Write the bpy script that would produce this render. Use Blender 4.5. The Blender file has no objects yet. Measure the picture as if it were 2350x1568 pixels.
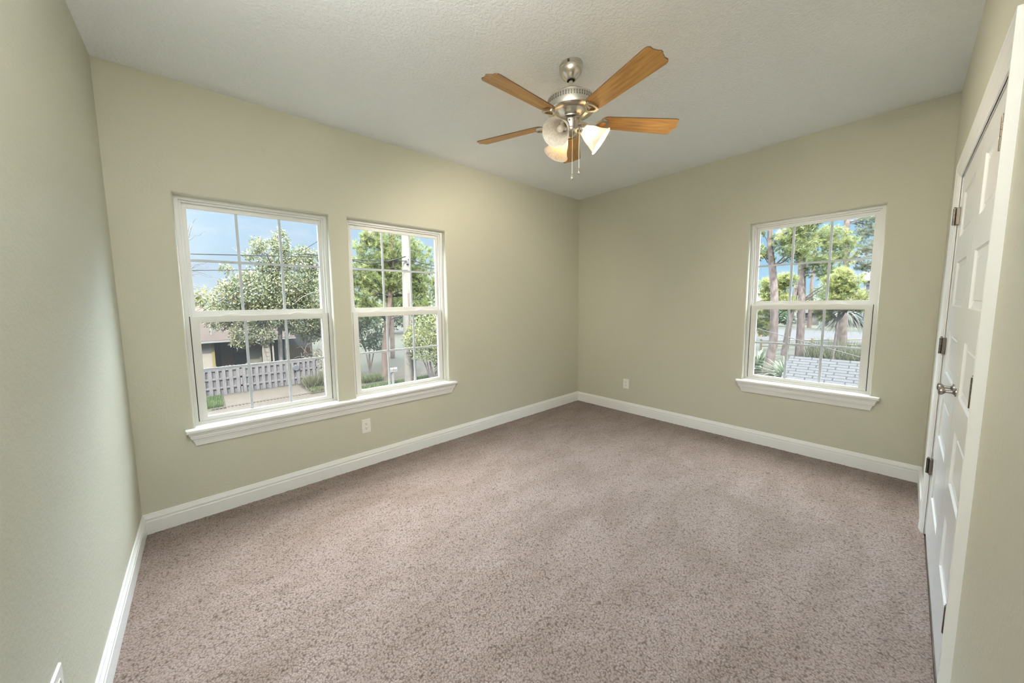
import bpy, bmesh, math, random
import numpy as np
from mathutils import Vector, Matrix

random.seed(7)
rng = np.random.default_rng(7)
S = bpy.context.scene
COL = S.collection
PI = math.pi

# ------------------------------------------------------------------ camera
# back corner of the room is the origin; the room spans x -4.39..0, y -3.03..0, z 0..2.74
LX, LY, HC = 4.388, 3.026, 2.74
cam_d = bpy.data.cameras.new('camera')
cam = bpy.data.objects.new('camera', cam_d)
COL.objects.link(cam)
S.camera = cam
cam_d.sensor_fit = 'HORIZONTAL'
cam_d.sensor_width = 36.0
cam_d.lens = 792.81 / 2350 * 36.0
cam_d.shift_x = 59.46 / 2350
cam_d.shift_y = -12.37 / 2350
cam_d.clip_start = 0.02
cam_d.clip_end = 2000
_r = Vector((0.77130932, -0.63626618, -0.01572529))
_u = Vector((0.07151126, 0.06208516, 0.99550569))
_f = Vector((0.63243029, 0.76896735, -0.09338706))
cam.matrix_world = Matrix(((_r.x, _u.x, -_f.x, -4.0246), (_r.y, _u.y, -_f.y, -2.8792),
                           (_r.z, _u.z, -_f.z, 1.3759), (0, 0, 0, 1)))

# ------------------------------------------------------------------ sky, sun, exposure
S.view_settings.view_transform = 'Standard'
S.view_settings.look = 'None'
S.view_settings.gamma = 1.0
S.view_settings.use_curve_mapping = False
S.view_settings.exposure = 0.5
S.cycles.use_denoising = True
S.cycles.max_bounces = 12
S.cycles.diffuse_bounces = 6
S.cycles.transparent_max_bounces = 16
S.cycles.sample_clamp_indirect = 6.0

W = bpy.data.worlds.new('world')
S.world = W
W.use_nodes = True
nt = W.node_tree
nt.nodes.clear()


def N(tree, typ, **kw):
    n = tree.nodes.new(typ)
    for k, v in kw.items():
        if k.startswith('i_'):
            n.inputs[k[2:].replace('_', ' ')].default_value = v
        elif k == 'inp':
            for kk, vv in v.items():
                n.inputs[kk].default_value = vv
        else:
            setattr(n, k, v)
    return n


def ramp(node, stops, interp='LINEAR'):
    cr = node.color_ramp
    cr.interpolation = interp
    while len(cr.elements) > 1:
        cr.elements.remove(cr.elements[-1])
    cr.elements[0].position = stops[0][0]
    cr.elements[0].color = (*stops[0][1], 1) if len(stops[0][1]) == 3 else stops[0][1]
    for p, c in stops[1:]:
        e = cr.elements.new(p)
        e.color = (*c, 1) if len(c) == 3 else c


_tc = N(nt, 'ShaderNodeTexCoord')
_sep = N(nt, 'ShaderNodeSeparateXYZ')
nt.links.new(_tc.outputs['Generated'], _sep.inputs[0])
_grad = N(nt, 'ShaderNodeValToRGB')
ramp(_grad, [(0.0, (0.40, 0.47, 0.40)), (0.485, (0.55, 0.62, 0.62)), (0.50, (0.80, 0.90, 1.0)),
             (0.56, (0.62, 0.80, 1.0)), (0.66, (0.52, 0.76, 1.04)), (0.72, (0.62, 0.84, 1.1)), (0.84, (1, 1, 1))])
_m = N(nt, 'ShaderNodeMath', operation='MULTIPLY_ADD', inp={1: 0.5, 2: 0.5})
nt.links.new(_sep.outputs['Z'], _m.inputs[0])
nt.links.new(_m.outputs[0], _grad.inputs[0])
_map = N(nt, 'ShaderNodeMapping')
_map.inputs['Scale'].default_value = (2.2, 2.2, 6.5)
_map.inputs['Location'].default_value = (0.9, 0.3, 0.4)
nt.links.new(_tc.outputs['Generated'], _map.inputs[0])
_cl = N(nt, 'ShaderNodeTexNoise', inp={'Scale': 1.7, 'Detail': 7.0, 'Roughness': 0.58})
nt.links.new(_map.outputs[0], _cl.inputs['Vector'])
_clr = N(nt, 'ShaderNodeValToRGB')
ramp(_clr, [(0.52, (0, 0, 0)), (0.70, (1, 1, 1))])
nt.links.new(_cl.outputs['Fac'], _clr.inputs[0])
_cm = N(nt, 'ShaderNodeMix', data_type='RGBA')
_clf = N(nt, 'ShaderNodeMath', operation='MULTIPLY', inp={1: 0.6})
nt.links.new(_clr.outputs[0], _clf.inputs[0])
nt.links.new(_clf.outputs[0], _cm.inputs[0])
_az = N(nt, 'ShaderNodeMapRange', interpolation_type='SMOOTHSTEP', inp={1: 0.55, 2: 0.95, 3: 0.0, 4: 0.75})
nt.links.new(_sep.outputs['X'], _az.inputs[0])
_deep = N(nt, 'ShaderNodeMix', data_type='RGBA', blend_type='MULTIPLY')
nt.links.new(_az.outputs[0], _deep.inputs[0])
nt.links.new(_grad.outputs[0], _deep.inputs[6])
_deep.inputs[7].default_value = (0.52, 0.84, 1.0, 1)
nt.links.new(_deep.outputs[2], _cm.inputs[6])
_cm.inputs[7].default_value = (0.97, 0.99, 1.03, 1)
# unseen upper sky is made far brighter than the horizon to light the room
_dome = N(nt, 'ShaderNodeMapRange', interpolation_type='SMOOTHSTEP', inp={1: 0.30, 2: 0.62, 3: 0.70, 4: 29.0})
nt.links.new(_sep.outputs['Z'], _dome.inputs[0])
_bg = N(nt, 'ShaderNodeBackground')
nt.links.new(_cm.outputs[2], _bg.inputs['Color'])
nt.links.new(_dome.outputs[0], _bg.inputs['Strength'])
_wo = N(nt, 'ShaderNodeOutputWorld')
nt.links.new(_bg.outputs[0], _wo.inputs['Surface'])

sun_d = bpy.data.lights.new('sun', 'SUN')
sun = bpy.data.objects.new('sun', sun_d)
COL.objects.link(sun)
sun_d.energy = 20.0
sun_d.angle = 0.03
sun_d.color = (1.0, 0.93, 0.82)
sun.rotation_euler = Vector((0.45, 0.62, -0.80)).to_track_quat('-Z', 'Y').to_euler()
sun.location = (-8, -8, 14)

BULB_L = 2200.0     # radiance of each lit bulb of the ceiling fan
FILL_W = 385.0     # added fill lamp out of view behind the camera, washing the ceiling
BULB_COL = (1.0, 0.88, 0.70)
FILL_COL = (1.0, 0.99, 0.98)


# ------------------------------------------------------------------ mesh helpers
class MB:
    """collects vertices and faces for ONE mesh object"""

    def __init__(s):
        s.v, s.f = [], []

    def add(s, vs, fs):
        o = len(s.v)
        s.v += [tuple(p) for p in vs]
        s.f += [tuple(i + o for i in f) for f in fs]
        return s

    def box(s, a, b):
        x0, y0, z0 = (min(a[i], b[i]) for i in range(3))
        x1, y1, z1 = (max(a[i], b[i]) for i in range(3))
        s.add([(x0, y0, z0), (x1, y0, z0), (x1, y1, z0), (x0, y1, z0), (x0, y0, z1), (x1, y0, z1), (x1, y1, z1), (x0, y1, z1)],
              [(0, 3, 2, 1), (4, 5, 6, 7), (0, 1, 5, 4), (1, 2, 6, 5), (2, 3, 7, 6), (3, 0, 4, 7)])
        return s

    def tube(s, pts, rads, n=8, cap=True):
        pts = [Vector(p) for p in pts]
        if not hasattr(rads, '__len__'):
            rads = [rads] * len(pts)
        rings = []
        ref = None
        for i, p in enumerate(pts):
            t = (pts[min(i + 1, len(pts) - 1)] - pts[max(i - 1, 0)])
            t = t.normalized() if t.length > 1e-9 else Vector((0, 0, 1))
            if ref is None:
                ref = Vector((1, 0, 0)) if abs(t.x) < 0.9 else Vector((0, 1, 0))
            a = (ref - t * ref.dot(t))
            a = a.normalized()
            ref = a
            b = t.cross(a)
            rings.append([p + (a * math.cos(2 * PI * k / n) + b * math.sin(2 * PI * k / n)) * rads[i] for k in range(n)])
        vs = [q for r in rings for q in r]
        fs = []
        for i in range(len(pts) - 1):
            for k in range(n):
                fs.append((i * n + k, i * n + (k + 1) % n, (i + 1) * n + (k + 1) % n, (i + 1) * n + k))
        if cap:
            fs.append(tuple(range(n))[::-1])
            fs.append(tuple((len(pts) - 1) * n + k for k in range(n)))
        s.add(vs, fs)
        return s

    def lathe(s, prof, n=32, c=(0, 0, 0), axis=None, cap=False):
        """prof = [(r, h)] turned about the axis through c"""
        c = Vector(c)
        ax = Vector(axis).normalized() if axis is not None else Vector((0, 0, 1))
        a = Vector((1, 0, 0)) if abs(ax.x) < 0.9 else Vector((0, 1, 0))
        a = (a - ax * a.dot(ax)).normalized()
        b = ax.cross(a)
        vs, fs = [], []
        for r, h in prof:
            for k in range(n):
                t = 2 * PI * k / n
                vs.append(c + ax * h + (a * math.cos(t) + b * math.sin(t)) * r)
        for i in range(len(prof) - 1):
            for k in range(n):
                fs.append((i * n + k, i * n + (k + 1) % n, (i + 1) * n + (k + 1) % n, (i + 1) * n + k))
        if cap:
            fs.append(tuple(range(n))[::-1])
            fs.append(tuple((len(prof) - 1) * n + k for k in range(n)))
        s.add(vs, fs)
        return s

    def extrude(s, poly, path_fn0, path_fn1):
        """poly = list of 2-D profile points; path_fn maps a profile point to 3-D at either end"""
        n = len(poly)
        vs = [path_fn0(p) for p in poly] + [path_fn1(p) for p in poly]
        fs = [(i, (i + 1) % n, n + (i + 1) % n, n + i) for i in range(n)]
        fs += [tuple(range(n))[::-1], tuple(range(n, 2 * n))]
        s.add(vs, fs)
        return s

    def build(s, name, mat, parent=None, smooth=False, bevel=0.0, fix=True):
        me = bpy.data.meshes.new(name)
        me.from_pydata(s.v, [], s.f)
        o = bpy.data.objects.new(name, me)
        COL.objects.link(o)
        if mat is not None:
            me.materials.append(mat)
        if fix:
            bm = bmesh.new()
            bm.from_mesh(me)
            bmesh.ops.recalc_face_normals(bm, faces=bm.faces)
            if bevel:
                ed = [e for e in bm.edges if len(e.link_faces) == 2 and e.calc_face_angle(0) > 0.6]
                bmesh.ops.bevel(bm, geom=ed, offset=bevel, segments=2, affect='EDGES', clamp_overlap=True)
            bm.to_mesh(me)
            bm.free()
        if smooth:
            me.polygons.foreach_set('use_smooth', [True] * len(me.polygons))
            try:
                me.set_sharp_from_angle(angle=0.7)
            except Exception:
                pass
        if parent is not None:
            o.parent = parent
        return o


def empty(name, loc=(0, 0, 0)):
    o = bpy.data.objects.new(name, None)
    COL.objects.link(o)
    o.location = loc
    o.empty_display_size = 0.1
    return o


def tag(o, label=None, cat=None, group=None, kind=None):
    if label: o['label'] = label
    if cat: o['category'] = cat
    if group: o['group'] = group
    if kind: o['kind'] = kind
    return o


def copy_tree(o, parent=None):
    c = o.copy()
    COL.objects.link(c)
    if parent is not None:
        c.parent = parent
    for ch in list(o.children):
        copy_tree(ch, c)
    return c


def np_mesh(name, verts, faces, mat, parent=None, colors=None, smooth=False):
    """quick mesh from numpy arrays; all faces have the same number of corners"""
    me = bpy.data.meshes.new(name)
    nv, nf, k = len(verts), len(faces), faces.shape[1]
    me.vertices.add(nv)
    me.vertices.foreach_set('co', np.asarray(verts, np.float32).ravel())
    me.loops.add(nf * k)
    me.loops.foreach_set('vertex_index', np.asarray(faces, np.int32).ravel())
    me.polygons.add(nf)
    me.polygons.foreach_set('loop_start', np.arange(nf, dtype=np.int32) * k)
    if smooth:
        me.polygons.foreach_set('use_smooth', np.ones(nf, bool))
    me.update(calc_edges=True)
    me.validate()
    if colors is not None:
        at = me.color_attributes.new('tint', 'FLOAT_COLOR', 'POINT')
        at.data.foreach_set('color', np.c_[colors, np.ones(len(colors))].astype(np.float32).ravel())
    me.materials.append(mat)
    o = bpy.data.objects.new(name, me)
    COL.objects.link(o)
    if parent is not None:
        o.parent = parent
    return o


# ------------------------------------------------------------------ materials
def mat(name, color=(0.8, 0.8, 0.8), rough=0.6, metal=0.0, spec=0.5):
    m = bpy.data.materials.new(name)
    m.use_nodes = True
    b = m.node_tree.nodes['Principled BSDF']
    b.inputs['Base Color'].default_value = (*color, 1)
    b.inputs['Roughness'].default_value = rough
    b.inputs['Metallic'].default_value = metal
    b.inputs['Specular IOR Level'].default_value = spec
    return m


def add_bump(m, scale, strength, dist=0.002, detail=3.0, rough=0.55, stretch=(1, 1, 1), contrast=None, src='Object'):
    t = m.node_tree
    b = t.nodes['Principled BSDF']
    tc = N(t, 'ShaderNodeTexCoord')
    mp = N(t, 'ShaderNodeMapping')
    mp.inputs['Scale'].default_value = stretch
    t.links.new(tc.outputs[src], mp.inputs[0])
    no = N(t, 'ShaderNodeTexNoise', inp={'Scale': scale, 'Detail': detail, 'Roughness': rough})
    t.links.new(mp.outputs[0], no.inputs['Vector'])
    out = no.outputs['Fac']
    if contrast:
        r = N(t, 'ShaderNodeValToRGB')
        ramp(r, [(contrast[0], (0, 0, 0)), (contrast[1], (1, 1, 1))])
        t.links.new(out, r.inputs[0])
        out = r.outputs[0]
    bp = N(t, 'ShaderNodeBump', inp={'Strength': strength, 'Distance': dist})
    t.links.new(out, bp.inputs['Height'])
    t.links.new(bp.outputs[0], b.inputs['Normal'])
    return m


def noise_color(m, c0, c1, scale, detail=4.0, lo=0.35, hi=0.65, stretch=(1, 1, 1), src='Object', rough=0.6):
    t = m.node_tree
    b = t.nodes['Principled BSDF']
    tc = N(t, 'ShaderNodeTexCoord')
    mp = N(t, 'ShaderNodeMapping')
    mp.inputs['Scale'].default_value = stretch
    t.links.new(tc.outputs[src], mp.inputs[0])
    no = N(t, 'ShaderNodeTexNoise', inp={'Scale': scale, 'Detail': detail, 'Roughness': rough})
    t.links.new(mp.outputs[0], no.inputs['Vector'])
    r = N(t, 'ShaderNodeValToRGB')
    ramp(r, [(lo, c0), (hi, c1)])
    t.links.new(no.outputs['Fac'], r.inputs[0])
    t.links.new(r.outputs[0], b.inputs['Base Color'])
    return m


M_wall = add_bump(mat('wall_paint', (0.56, 0.55, 0.455), 0.5, spec=0.35), 62, 0.50, 0.003, 4.0, 0.6)
M_ceil = add_bump(mat('ceiling_texture', (0.89, 0.915, 0.94), 0.85, spec=0.2), 62, 0.55, 0.003, 4.0, 0.55, contrast=(0.42, 0.62))
M_trim = mat('white_semigloss_paint', (0.86, 0.865, 0.86), 0.28, spec=0.5)
M_door = mat('white_door_paint', (0.85, 0.86, 0.87), 0.24, spec=0.55)
M_vinyl = mat('white_window_vinyl', (0.76, 0.76, 0.74), 0.35)
M_grid = mat('backlit_grid_bar', (0.52, 0.56, 0.60), 0.4)  # white bars toned grey-blue: their backlit shade is in the colour
M_conc_in = mat('subfloor', (0.3, 0.26, 0.22), 0.9)
M_fascia_in = mat('white_enamel', (0.8, 0.8, 0.8), 0.4)
M_dark = mat('dark_gap', (0.02, 0.02, 0.018), 0.9)
M_plate = mat('white_plastic', (0.82, 0.80, 0.76), 0.3)
M_slot = mat('outlet_slot', (0.06, 0.055, 0.05), 0.6)
M_nickel = add_bump(mat('brushed_nickel', (0.62, 0.59, 0.53), 0.27, 1.0), 40, 0.06, 0.001, 2, 0.5, (1, 1, 26))
M_knob = mat('satin_nickel_knob', (0.40, 0.37, 0.34), 0.28, 1.0)
M_hinge = mat('satin_nickel_hinge', (0.19, 0.165, 0.14), 0.42, 1.0)
M_chain = mat('pull_chain', (0.80, 0.74, 0.62), 0.3, 0.6)
M_pull = mat('pull_knob', (0.72, 0.70, 0.64), 0.12, 0.8)


def glass_mat(name, tint=(0.96, 0.98, 0.97), refl=0.012):
    m = bpy.data.materials.new(name)
    m.use_nodes = True
    t = m.node_tree
    t.nodes.clear()
    tr = N(t, 'ShaderNodeBsdfTransparent')
    tr.inputs[0].default_value = (*tint, 1)
    gl = N(t, 'ShaderNodeBsdfGlossy', inp={'Roughness': 0.02})
    lw = N(t, 'ShaderNodeLayerWeight', inp={'Blend': 0.12})
    mul = N(t, 'ShaderNodeMath', operation='MULTIPLY_ADD', inp={1: 0.25, 2: refl})
    t.links.new(lw.outputs['Fresnel'], mul.inputs[0])
    mx = N(t, 'ShaderNodeMixShader')
    t.links.new(mul.outputs[0], mx.inputs[0])
    t.links.new(tr.outputs[0], mx.inputs[1])
    t.links.new(gl.outputs[0], mx.inputs[2])
    o = N(t, 'ShaderNodeOutputMaterial')
    t.links.new(mx.outputs[0], o.inputs[0])
    return m


def veil_mat(name, color, cover):
    """open mesh: part of the surface is thread, the rest is air"""
    m = bpy.data.materials.new(name)
    m.use_nodes = True
    t = m.node_tree
    t.nodes.clear()
    tr = N(t, 'ShaderNodeBsdfTransparent')
    df = N(t, 'ShaderNodeBsdfDiffuse')
    df.inputs[0].default_value = (*color, 1)
    tl = N(t, 'ShaderNodeBsdfTranslucent')
    tl.inputs[0].default_value = (*color, 1)
    ad = N(t, 'ShaderNodeMixShader', inp={0: 0.5})
    t.links.new(df.outputs[0], ad.inputs[1])
    t.links.new(tl.outputs[0], ad.inputs[2])
    mx = N(t, 'ShaderNodeMixShader', inp={0: cover})
    t.links.new(tr.outputs[0], mx.inputs[1])
    t.links.new(ad.outputs[0], mx.inputs[2])
    o = N(t, 'ShaderNodeOutputMaterial')
    t.links.new(mx.outputs[0], o.inputs[0])
    return m


M_glass = glass_mat('window_glass')
M_screen = veil_mat('insect_screen_mesh', (0.035, 0.035, 0.036), 0.2)


def carpet_mat():
    m = mat('beige_carpet', (0.36, 0.29, 0.24), 0.95, spec=0.1)
    t = m.node_tree
    b = t.nodes['Principled BSDF']
    tc = N(t, 'ShaderNodeTexCoord')
    vo = N(t, 'ShaderNodeTexVoronoi', inp={'Scale': 125.0, 'Randomness': 1.0})
    wn = N(t, 'ShaderNodeTexNoise', inp={'Scale': 60.0, 'Detail': 2.0})
    t.links.new(tc.outputs['Object'], wn.inputs['Vector'])
    wm = N(t, 'ShaderNodeVectorMath', operation='MULTIPLY_ADD')
    wm.inputs[1].default_value = (0.012, 0.012, 0.012)
    t.links.new(wn.outputs['Color'], wm.inputs[0])
    t.links.new(tc.outputs['Object'], wm.inputs[2])
    t.links.new(wm.outputs[0], vo.inputs['Vector'])
    # colour is palest at tuft centres and darkens between them
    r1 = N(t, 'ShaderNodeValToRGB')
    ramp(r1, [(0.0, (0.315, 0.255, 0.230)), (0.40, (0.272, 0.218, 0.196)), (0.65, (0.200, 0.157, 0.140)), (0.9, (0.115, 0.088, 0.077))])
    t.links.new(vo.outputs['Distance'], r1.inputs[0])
    # pile-lay sheen of vacuum and foot tracks, put into the colour
    mp = N(t, 'ShaderNodeMapping')
    mp.inputs['Rotation'].default_value = (0, 0, 0.9)
    mp.inputs['Scale'].default_value = (1.0, 2.4, 1.0)
    t.links.new(tc.outputs['Object'], mp.inputs[0])
    n2 = N(t, 'ShaderNodeTexNoise', inp={'Scale': 2.3, 'Detail': 5.0, 'Roughness': 0.6, 'Distortion': 0.6})
    t.links.new(mp.outputs[0], n2.inputs['Vector'])
    r2 = N(t, 'ShaderNodeValToRGB')
    ramp(r2, [(0.38, (0.87, 0.84, 0.80)), (0.60, (1.06, 1.05, 1.05))])
    t.links.new(n2.outputs['Fac'], r2.inputs[0])
    n3 = N(t, 'ShaderNodeTexNoise', inp={'Scale': 260.0, 'Detail': 2.0})
    t.links.new(tc.outputs['Object'], n3.inputs['Vector'])
    r3 = N(t, 'ShaderNodeValToRGB')
    ramp(r3, [(0.3, (0.86, 0.85, 0.84)), (0.7, (1.12, 1.12, 1.12))])
    t.links.new(n3.outputs['Fac'], r3.inputs[0])
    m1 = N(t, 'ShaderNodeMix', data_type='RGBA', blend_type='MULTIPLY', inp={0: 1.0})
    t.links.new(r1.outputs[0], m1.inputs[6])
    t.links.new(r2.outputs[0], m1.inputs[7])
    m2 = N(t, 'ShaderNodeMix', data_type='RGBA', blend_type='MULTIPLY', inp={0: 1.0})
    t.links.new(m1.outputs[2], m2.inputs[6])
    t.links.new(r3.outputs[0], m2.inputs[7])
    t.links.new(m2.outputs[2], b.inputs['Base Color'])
    iv = N(t, 'ShaderNodeMath', operation='SUBTRACT', inp={0: 1.0})
    t.links.new(vo.outputs['Distance'], iv.inputs[1])
    ad = N(t, 'ShaderNodeMath', operation='MULTIPLY_ADD', inp={1: 0.6})
    t.links.new(n3.outputs['Fac'], ad.inputs[0])
    t.links.new(iv.outputs[0], ad.inputs[2])
    bp = N(t, 'ShaderNodeBump', inp={'Strength': 0.7, 'Distance': 0.006})
    t.links.new(ad.outputs[0], bp.inputs['Height'])
    t.links.new(bp.outputs[0], b.inputs['Normal'])
    b.inputs['Sheen Weight'].default_value = 0.15
    return m


M_carpet = carpet_mat()


def wood_mat(name, c0, c1, scale=6.0, stretch=(1, 14, 14), rough=0.4):
    m = mat(name, c0, rough)
    noise_color(m, c0, c1, scale, 6.0, 0.32, 0.68, stretch)
    return m


M_blade = wood_mat('fan_blade_veneer', (0.36, 0.17, 0.045), (0.60, 0.335, 0.105), 3.0, (1.6, 26, 26), 0.38)
M_blade_edge = mat('fan_blade_edge', (0.12, 0.065, 0.03), 0.5)


def shade_mat():
    m = bpy.data.materials.new('marbled_glass_shade')
    m.use_nodes = True
    t = m.node_tree
    t.nodes.clear()
    tc = N(t, 'ShaderNodeTexCoord')
    no = N(t, 'ShaderNodeTexNoise', inp={'Scale': 14.0, 'Detail': 5.0, 'Distortion': 2.0})
    t.links.new(tc.outputs['Object'], no.inputs['Vector'])
    r = N(t, 'ShaderNodeValToRGB')
    ramp(r, [(0.38, (0.90, 0.85, 0.80)), (0.5, (0.80, 0.72, 0.65)), (0.56, (0.92, 0.88, 0.83))])
    t.links.new(no.outputs['Fac'], r.inputs[0])
    df = N(t, 'ShaderNodeBsdfDiffuse')
    tl = N(t, 'ShaderNodeBsdfTranslucent')
    t.links.new(r.outputs[0], df.inputs[0])
    t.links.new(r.outputs[0], tl.inputs[0])
    tl.inputs[0].default_value = (1.0, 0.56, 0.20, 1)
    t.links.remove(tl.inputs[0].links[0])
    a = N(t, 'ShaderNodeMixShader', inp={0: 0.0036})
    t.links.new(df.outputs[0], a.inputs[1])
    t.links.new(tl.outputs[0], a.inputs[2])
    tr = N(t, 'ShaderNodeBsdfTransparent')
    tr.inputs[0].default_value = (1.0, 0.74, 0.34, 1)
    b = N(t, 'ShaderNodeMixShader', inp={0: 0.0040})
    t.links.new(a.outputs[0], b.inputs[1])
    t.links.new(tr.outputs[0], b.inputs[2])
    gl = N(t, 'ShaderNodeBsdfGlossy', inp={'Roughness': 0.15})
    c = N(t, 'ShaderNodeMixShader', inp={0: 0.04})
    t.links.new(b.outputs[0], c.inputs[1])
    t.links.new(gl.outputs[0], c.inputs[2])
    o = N(t, 'ShaderNodeOutputMaterial')
    t.links.new(c.outputs[0], o.inputs[0])
    return m


M_shade = shade_mat()


def emit_mat(name, col, strength):
    m = bpy.data.materials.new(name)
    m.use_nodes = True
    t = m.node_tree
    t.nodes.clear()
    e = N(t, 'ShaderNodeEmission', inp={'Strength': strength})
    e.inputs[0].default_value = (*col, 1)
    o = N(t, 'ShaderNodeOutputMaterial')
    t.links.new(e.outputs[0], o.inputs[0])
    return m


M_bulb = emit_mat('lit_bulb', BULB_COL, BULB_L)


# ------------------------------------------------------------------ room shell
WIN = {1: ('A', -4.107, -3.214), 2: ('A', -3.070, -2.148), 3: ('B', -2.738, -1.903)}
WZ0, WZ1 = 0.600, 2.080
DX0, DX1, DZ = -2.373, -0.865, 2.005       # closet opening


def wall_with_holes(name, mp, u0, u1, z0, z1, holes, depth=0.16, bull=0.011):
    """front skin with rectangular openings, rounded edges and returns going back by depth"""
    us = sorted({u0, u1, *[h[0] for h in holes], *[h[1] for h in holes]})
    zs = sorted({z0, z1, *[h[2] for h in holes], *[h[3] for h in holes]})
    bm = bmesh.new()
    vd = {}

    def V(u, v, z):
        k = (round(u, 5), round(v, 5), round(z, 5))
        if k not in vd:
            vd[k] = bm.verts.new(mp(u, v, z))
        return vd[k]

    def inside(u, z):
        return any(h[0] < u < h[1] and h[2] < z < h[3] for h in holes)
    for i in range(len(us) - 1):
        for j in range(len(zs) - 1):
            if not inside((us[i] + us[i + 1]) / 2, (zs[j] + zs[j + 1]) / 2):
                for v in (0.0, depth):
                    bm.faces.new([V(us[i], v, zs[j]), V(us[i + 1], v, zs[j]), V(us[i + 1], v, zs[j + 1]), V(us[i], v, zs[j + 1])])
    edges = []
    for h in holes:
        ring = [(h[0], h[2]), (h[1], h[2]), (h[1], h[3]), (h[0], h[3])]
        hu = [u for u in us if h[0] <= u <= h[1]]
        hz = [z for z in zs if h[2] <= z <= h[3]]
        loop = [(u, h[2]) for u in hu] + [(h[1], z) for z in hz[1:]] + [(u, h[3]) for u in hu[::-1][1:]] + [(h[0], z) for z in hz[::-1][1:]]
        for a, b in zip(loop[:-1], loop[1:]):
            if a[1] == b[1] == z0:
                continue
            bm.faces.new([V(a[0], 0, a[1]), V(b[0], 0, b[1]), V(b[0], depth, b[1]), V(a[0], depth, a[1])])
            edges.append((V(a[0], 0, a[1]), V(b[0], 0, b[1])))
    # outer rim closes the slab
    for a, b in (((u0, z0), (u0, z1)), ((u1, z0), (u1, z1))):
        pts = sorted(z for z in zs)
        for p, q in zip(pts[:-1], pts[1:]):
            bm.faces.new([V(a[0], 0, p), V(a[0], 0, q), V(a[0], depth, q), V(a[0], depth, p)])
    bmesh.ops.recalc_face_normals(bm, faces=bm.faces)
    if bull:
        es = [e for e in (bm.edges.get(pr) for pr in edges) if e is not None]
        bmesh.ops.bevel(bm, geom=es, offset=bull, segments=4, profile=0.5, affect='EDGES')
    me = bpy.data.meshes.new(name)
    bm.to_mesh(me)
    bm.free()
    me.materials.append(M_wall)
    o = bpy.data.objects.new(name, me)
    COL.objects.link(o)
    return o


mapA = lambda u, v, z: (u, v, z)                 # window wall, outward +y
mapB = lambda u, v, z: (v, u, z)                 # far wall, outward +x
mapR = lambda u, v, z: (u, -LY - v, z)           # closet wall, outward -y
mapL = lambda u, v, z: (-LX - v, u, z)           # wall beside the camera, outward -x

tag(wall_with_holes('wall_front', mapA, -LX - 0.16, 0.16, 0, HC, [(WIN[1][1], WIN[1][2], WZ0, WZ1), (WIN[2][1], WIN[2][2], WZ0, WZ1)]),
    'khaki textured wall with the pair of windows', 'wall', kind='structure')
tag(wall_with_holes('wall_back', mapB, -LY - 0.16, 0.0, 0, HC, [(WIN[3][1], WIN[3][2], WZ0, WZ1)]),
    'khaki textured wall with the single window', 'wall', kind='structure')
tag(wall_with_holes('wall_right', mapR, -LX - 0.16, 0.0, 0, HC, [(DX0 - 0.02, DX1 + 0.02, 0.0, DZ + 0.02)], bull=0.0),
    'khaki textured wall around the closet doors', 'wall', kind='structure')
tag(wall_with_holes('wall_left', mapL, -LY, 0.0, 0, HC, [], bull=0.0),
    'khaki textured wall along the left edge, without openings', 'wall', kind='structure')
m = MB()
m.box((DX0 - 0.1, -LY - 0.75, 0), (DX1 + 0.1, -LY - 0.70, HC))
m.box((DX0 - 0.12, -LY - 0.75, 0), (DX0 - 0.07, -LY - 0.16, HC))
m.box((DX1 + 0.07, -LY - 0.75, 0), (DX1 + 0.12, -LY - 0.16, HC))
tag(m.build('wall_closet', M_wall), 'walls inside the closet behind the white doors', 'wall', kind='structure')
tag(MB().box((-LX - 0.16, -LY - 0.76, HC), (0.16, 0.16, HC + 0.12)).build('ceiling', M_ceil),
    'off white textured ceiling', 'ceiling', kind='structure')

# carpet: a finely displaced grid so that the pile is uneven at the skirting
nx, ny = 440, 300
gx = np.linspace(-LX, 0, nx)
gy = np.linspace(-LY, 0, ny)
X, Y = np.meshgrid(gx, gy)
Z = rng.normal(0, 0.0016, X.shape)
Z = (Z + np.roll(Z, 1, 0) + np.roll(Z, 1, 1)) / 1.6
V_ = np.c_[X.ravel(), Y.ravel(), Z.ravel()]
idx = np.arange(nx * ny).reshape(ny, nx)
F_ = np.c_[idx[:-1, :-1].ravel(), idx[:-1, 1:].ravel(), idx[1:, 1:].ravel(), idx[1:, :-1].ravel()]
tag(np_mesh('floor', V_, F_, M_carpet, smooth=True), 'beige cut pile carpet over the whole room', 'carpet', kind='structure')
m = MB()
m.box((-LX, -LY - 0.72, -0.2), (0, -0.0, -0.012))
tag(m.build('floor_slab', M_conc_in), 'subfloor under the carpet', 'floor slab', kind='structure')

# ------------------------------------------------------------------ baseboards
BP = [(0, 0), (0.0145, 0), (0.0145, 0.080), (0.0120, 0.083), (0.0120, 0.089), (0.0140, 0.092), (0.0140, 0.1015),
      (0.0105, 0.1045), (0.0105, 0.1095), (0.0085, 0.113), (0.0060, 0.124), (0.004, 0.126), (0, 0.126)]


def baseboard(name, mp, u0, u1, m0, m1, label):
    """mp maps (u, into-room, z); m0 / m1 = +1 for a mitred inside corner at that end"""
    mb = MB()
    mb.extrude(BP, lambda p: mp(u0 + m0 * p[0], p[0], p[1]), lambda p: mp(u1 - m1 * p[0], p[0], p[1]))
    return tag(mb.build(name, M_trim), label, 'baseboard', kind='structure')


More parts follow.
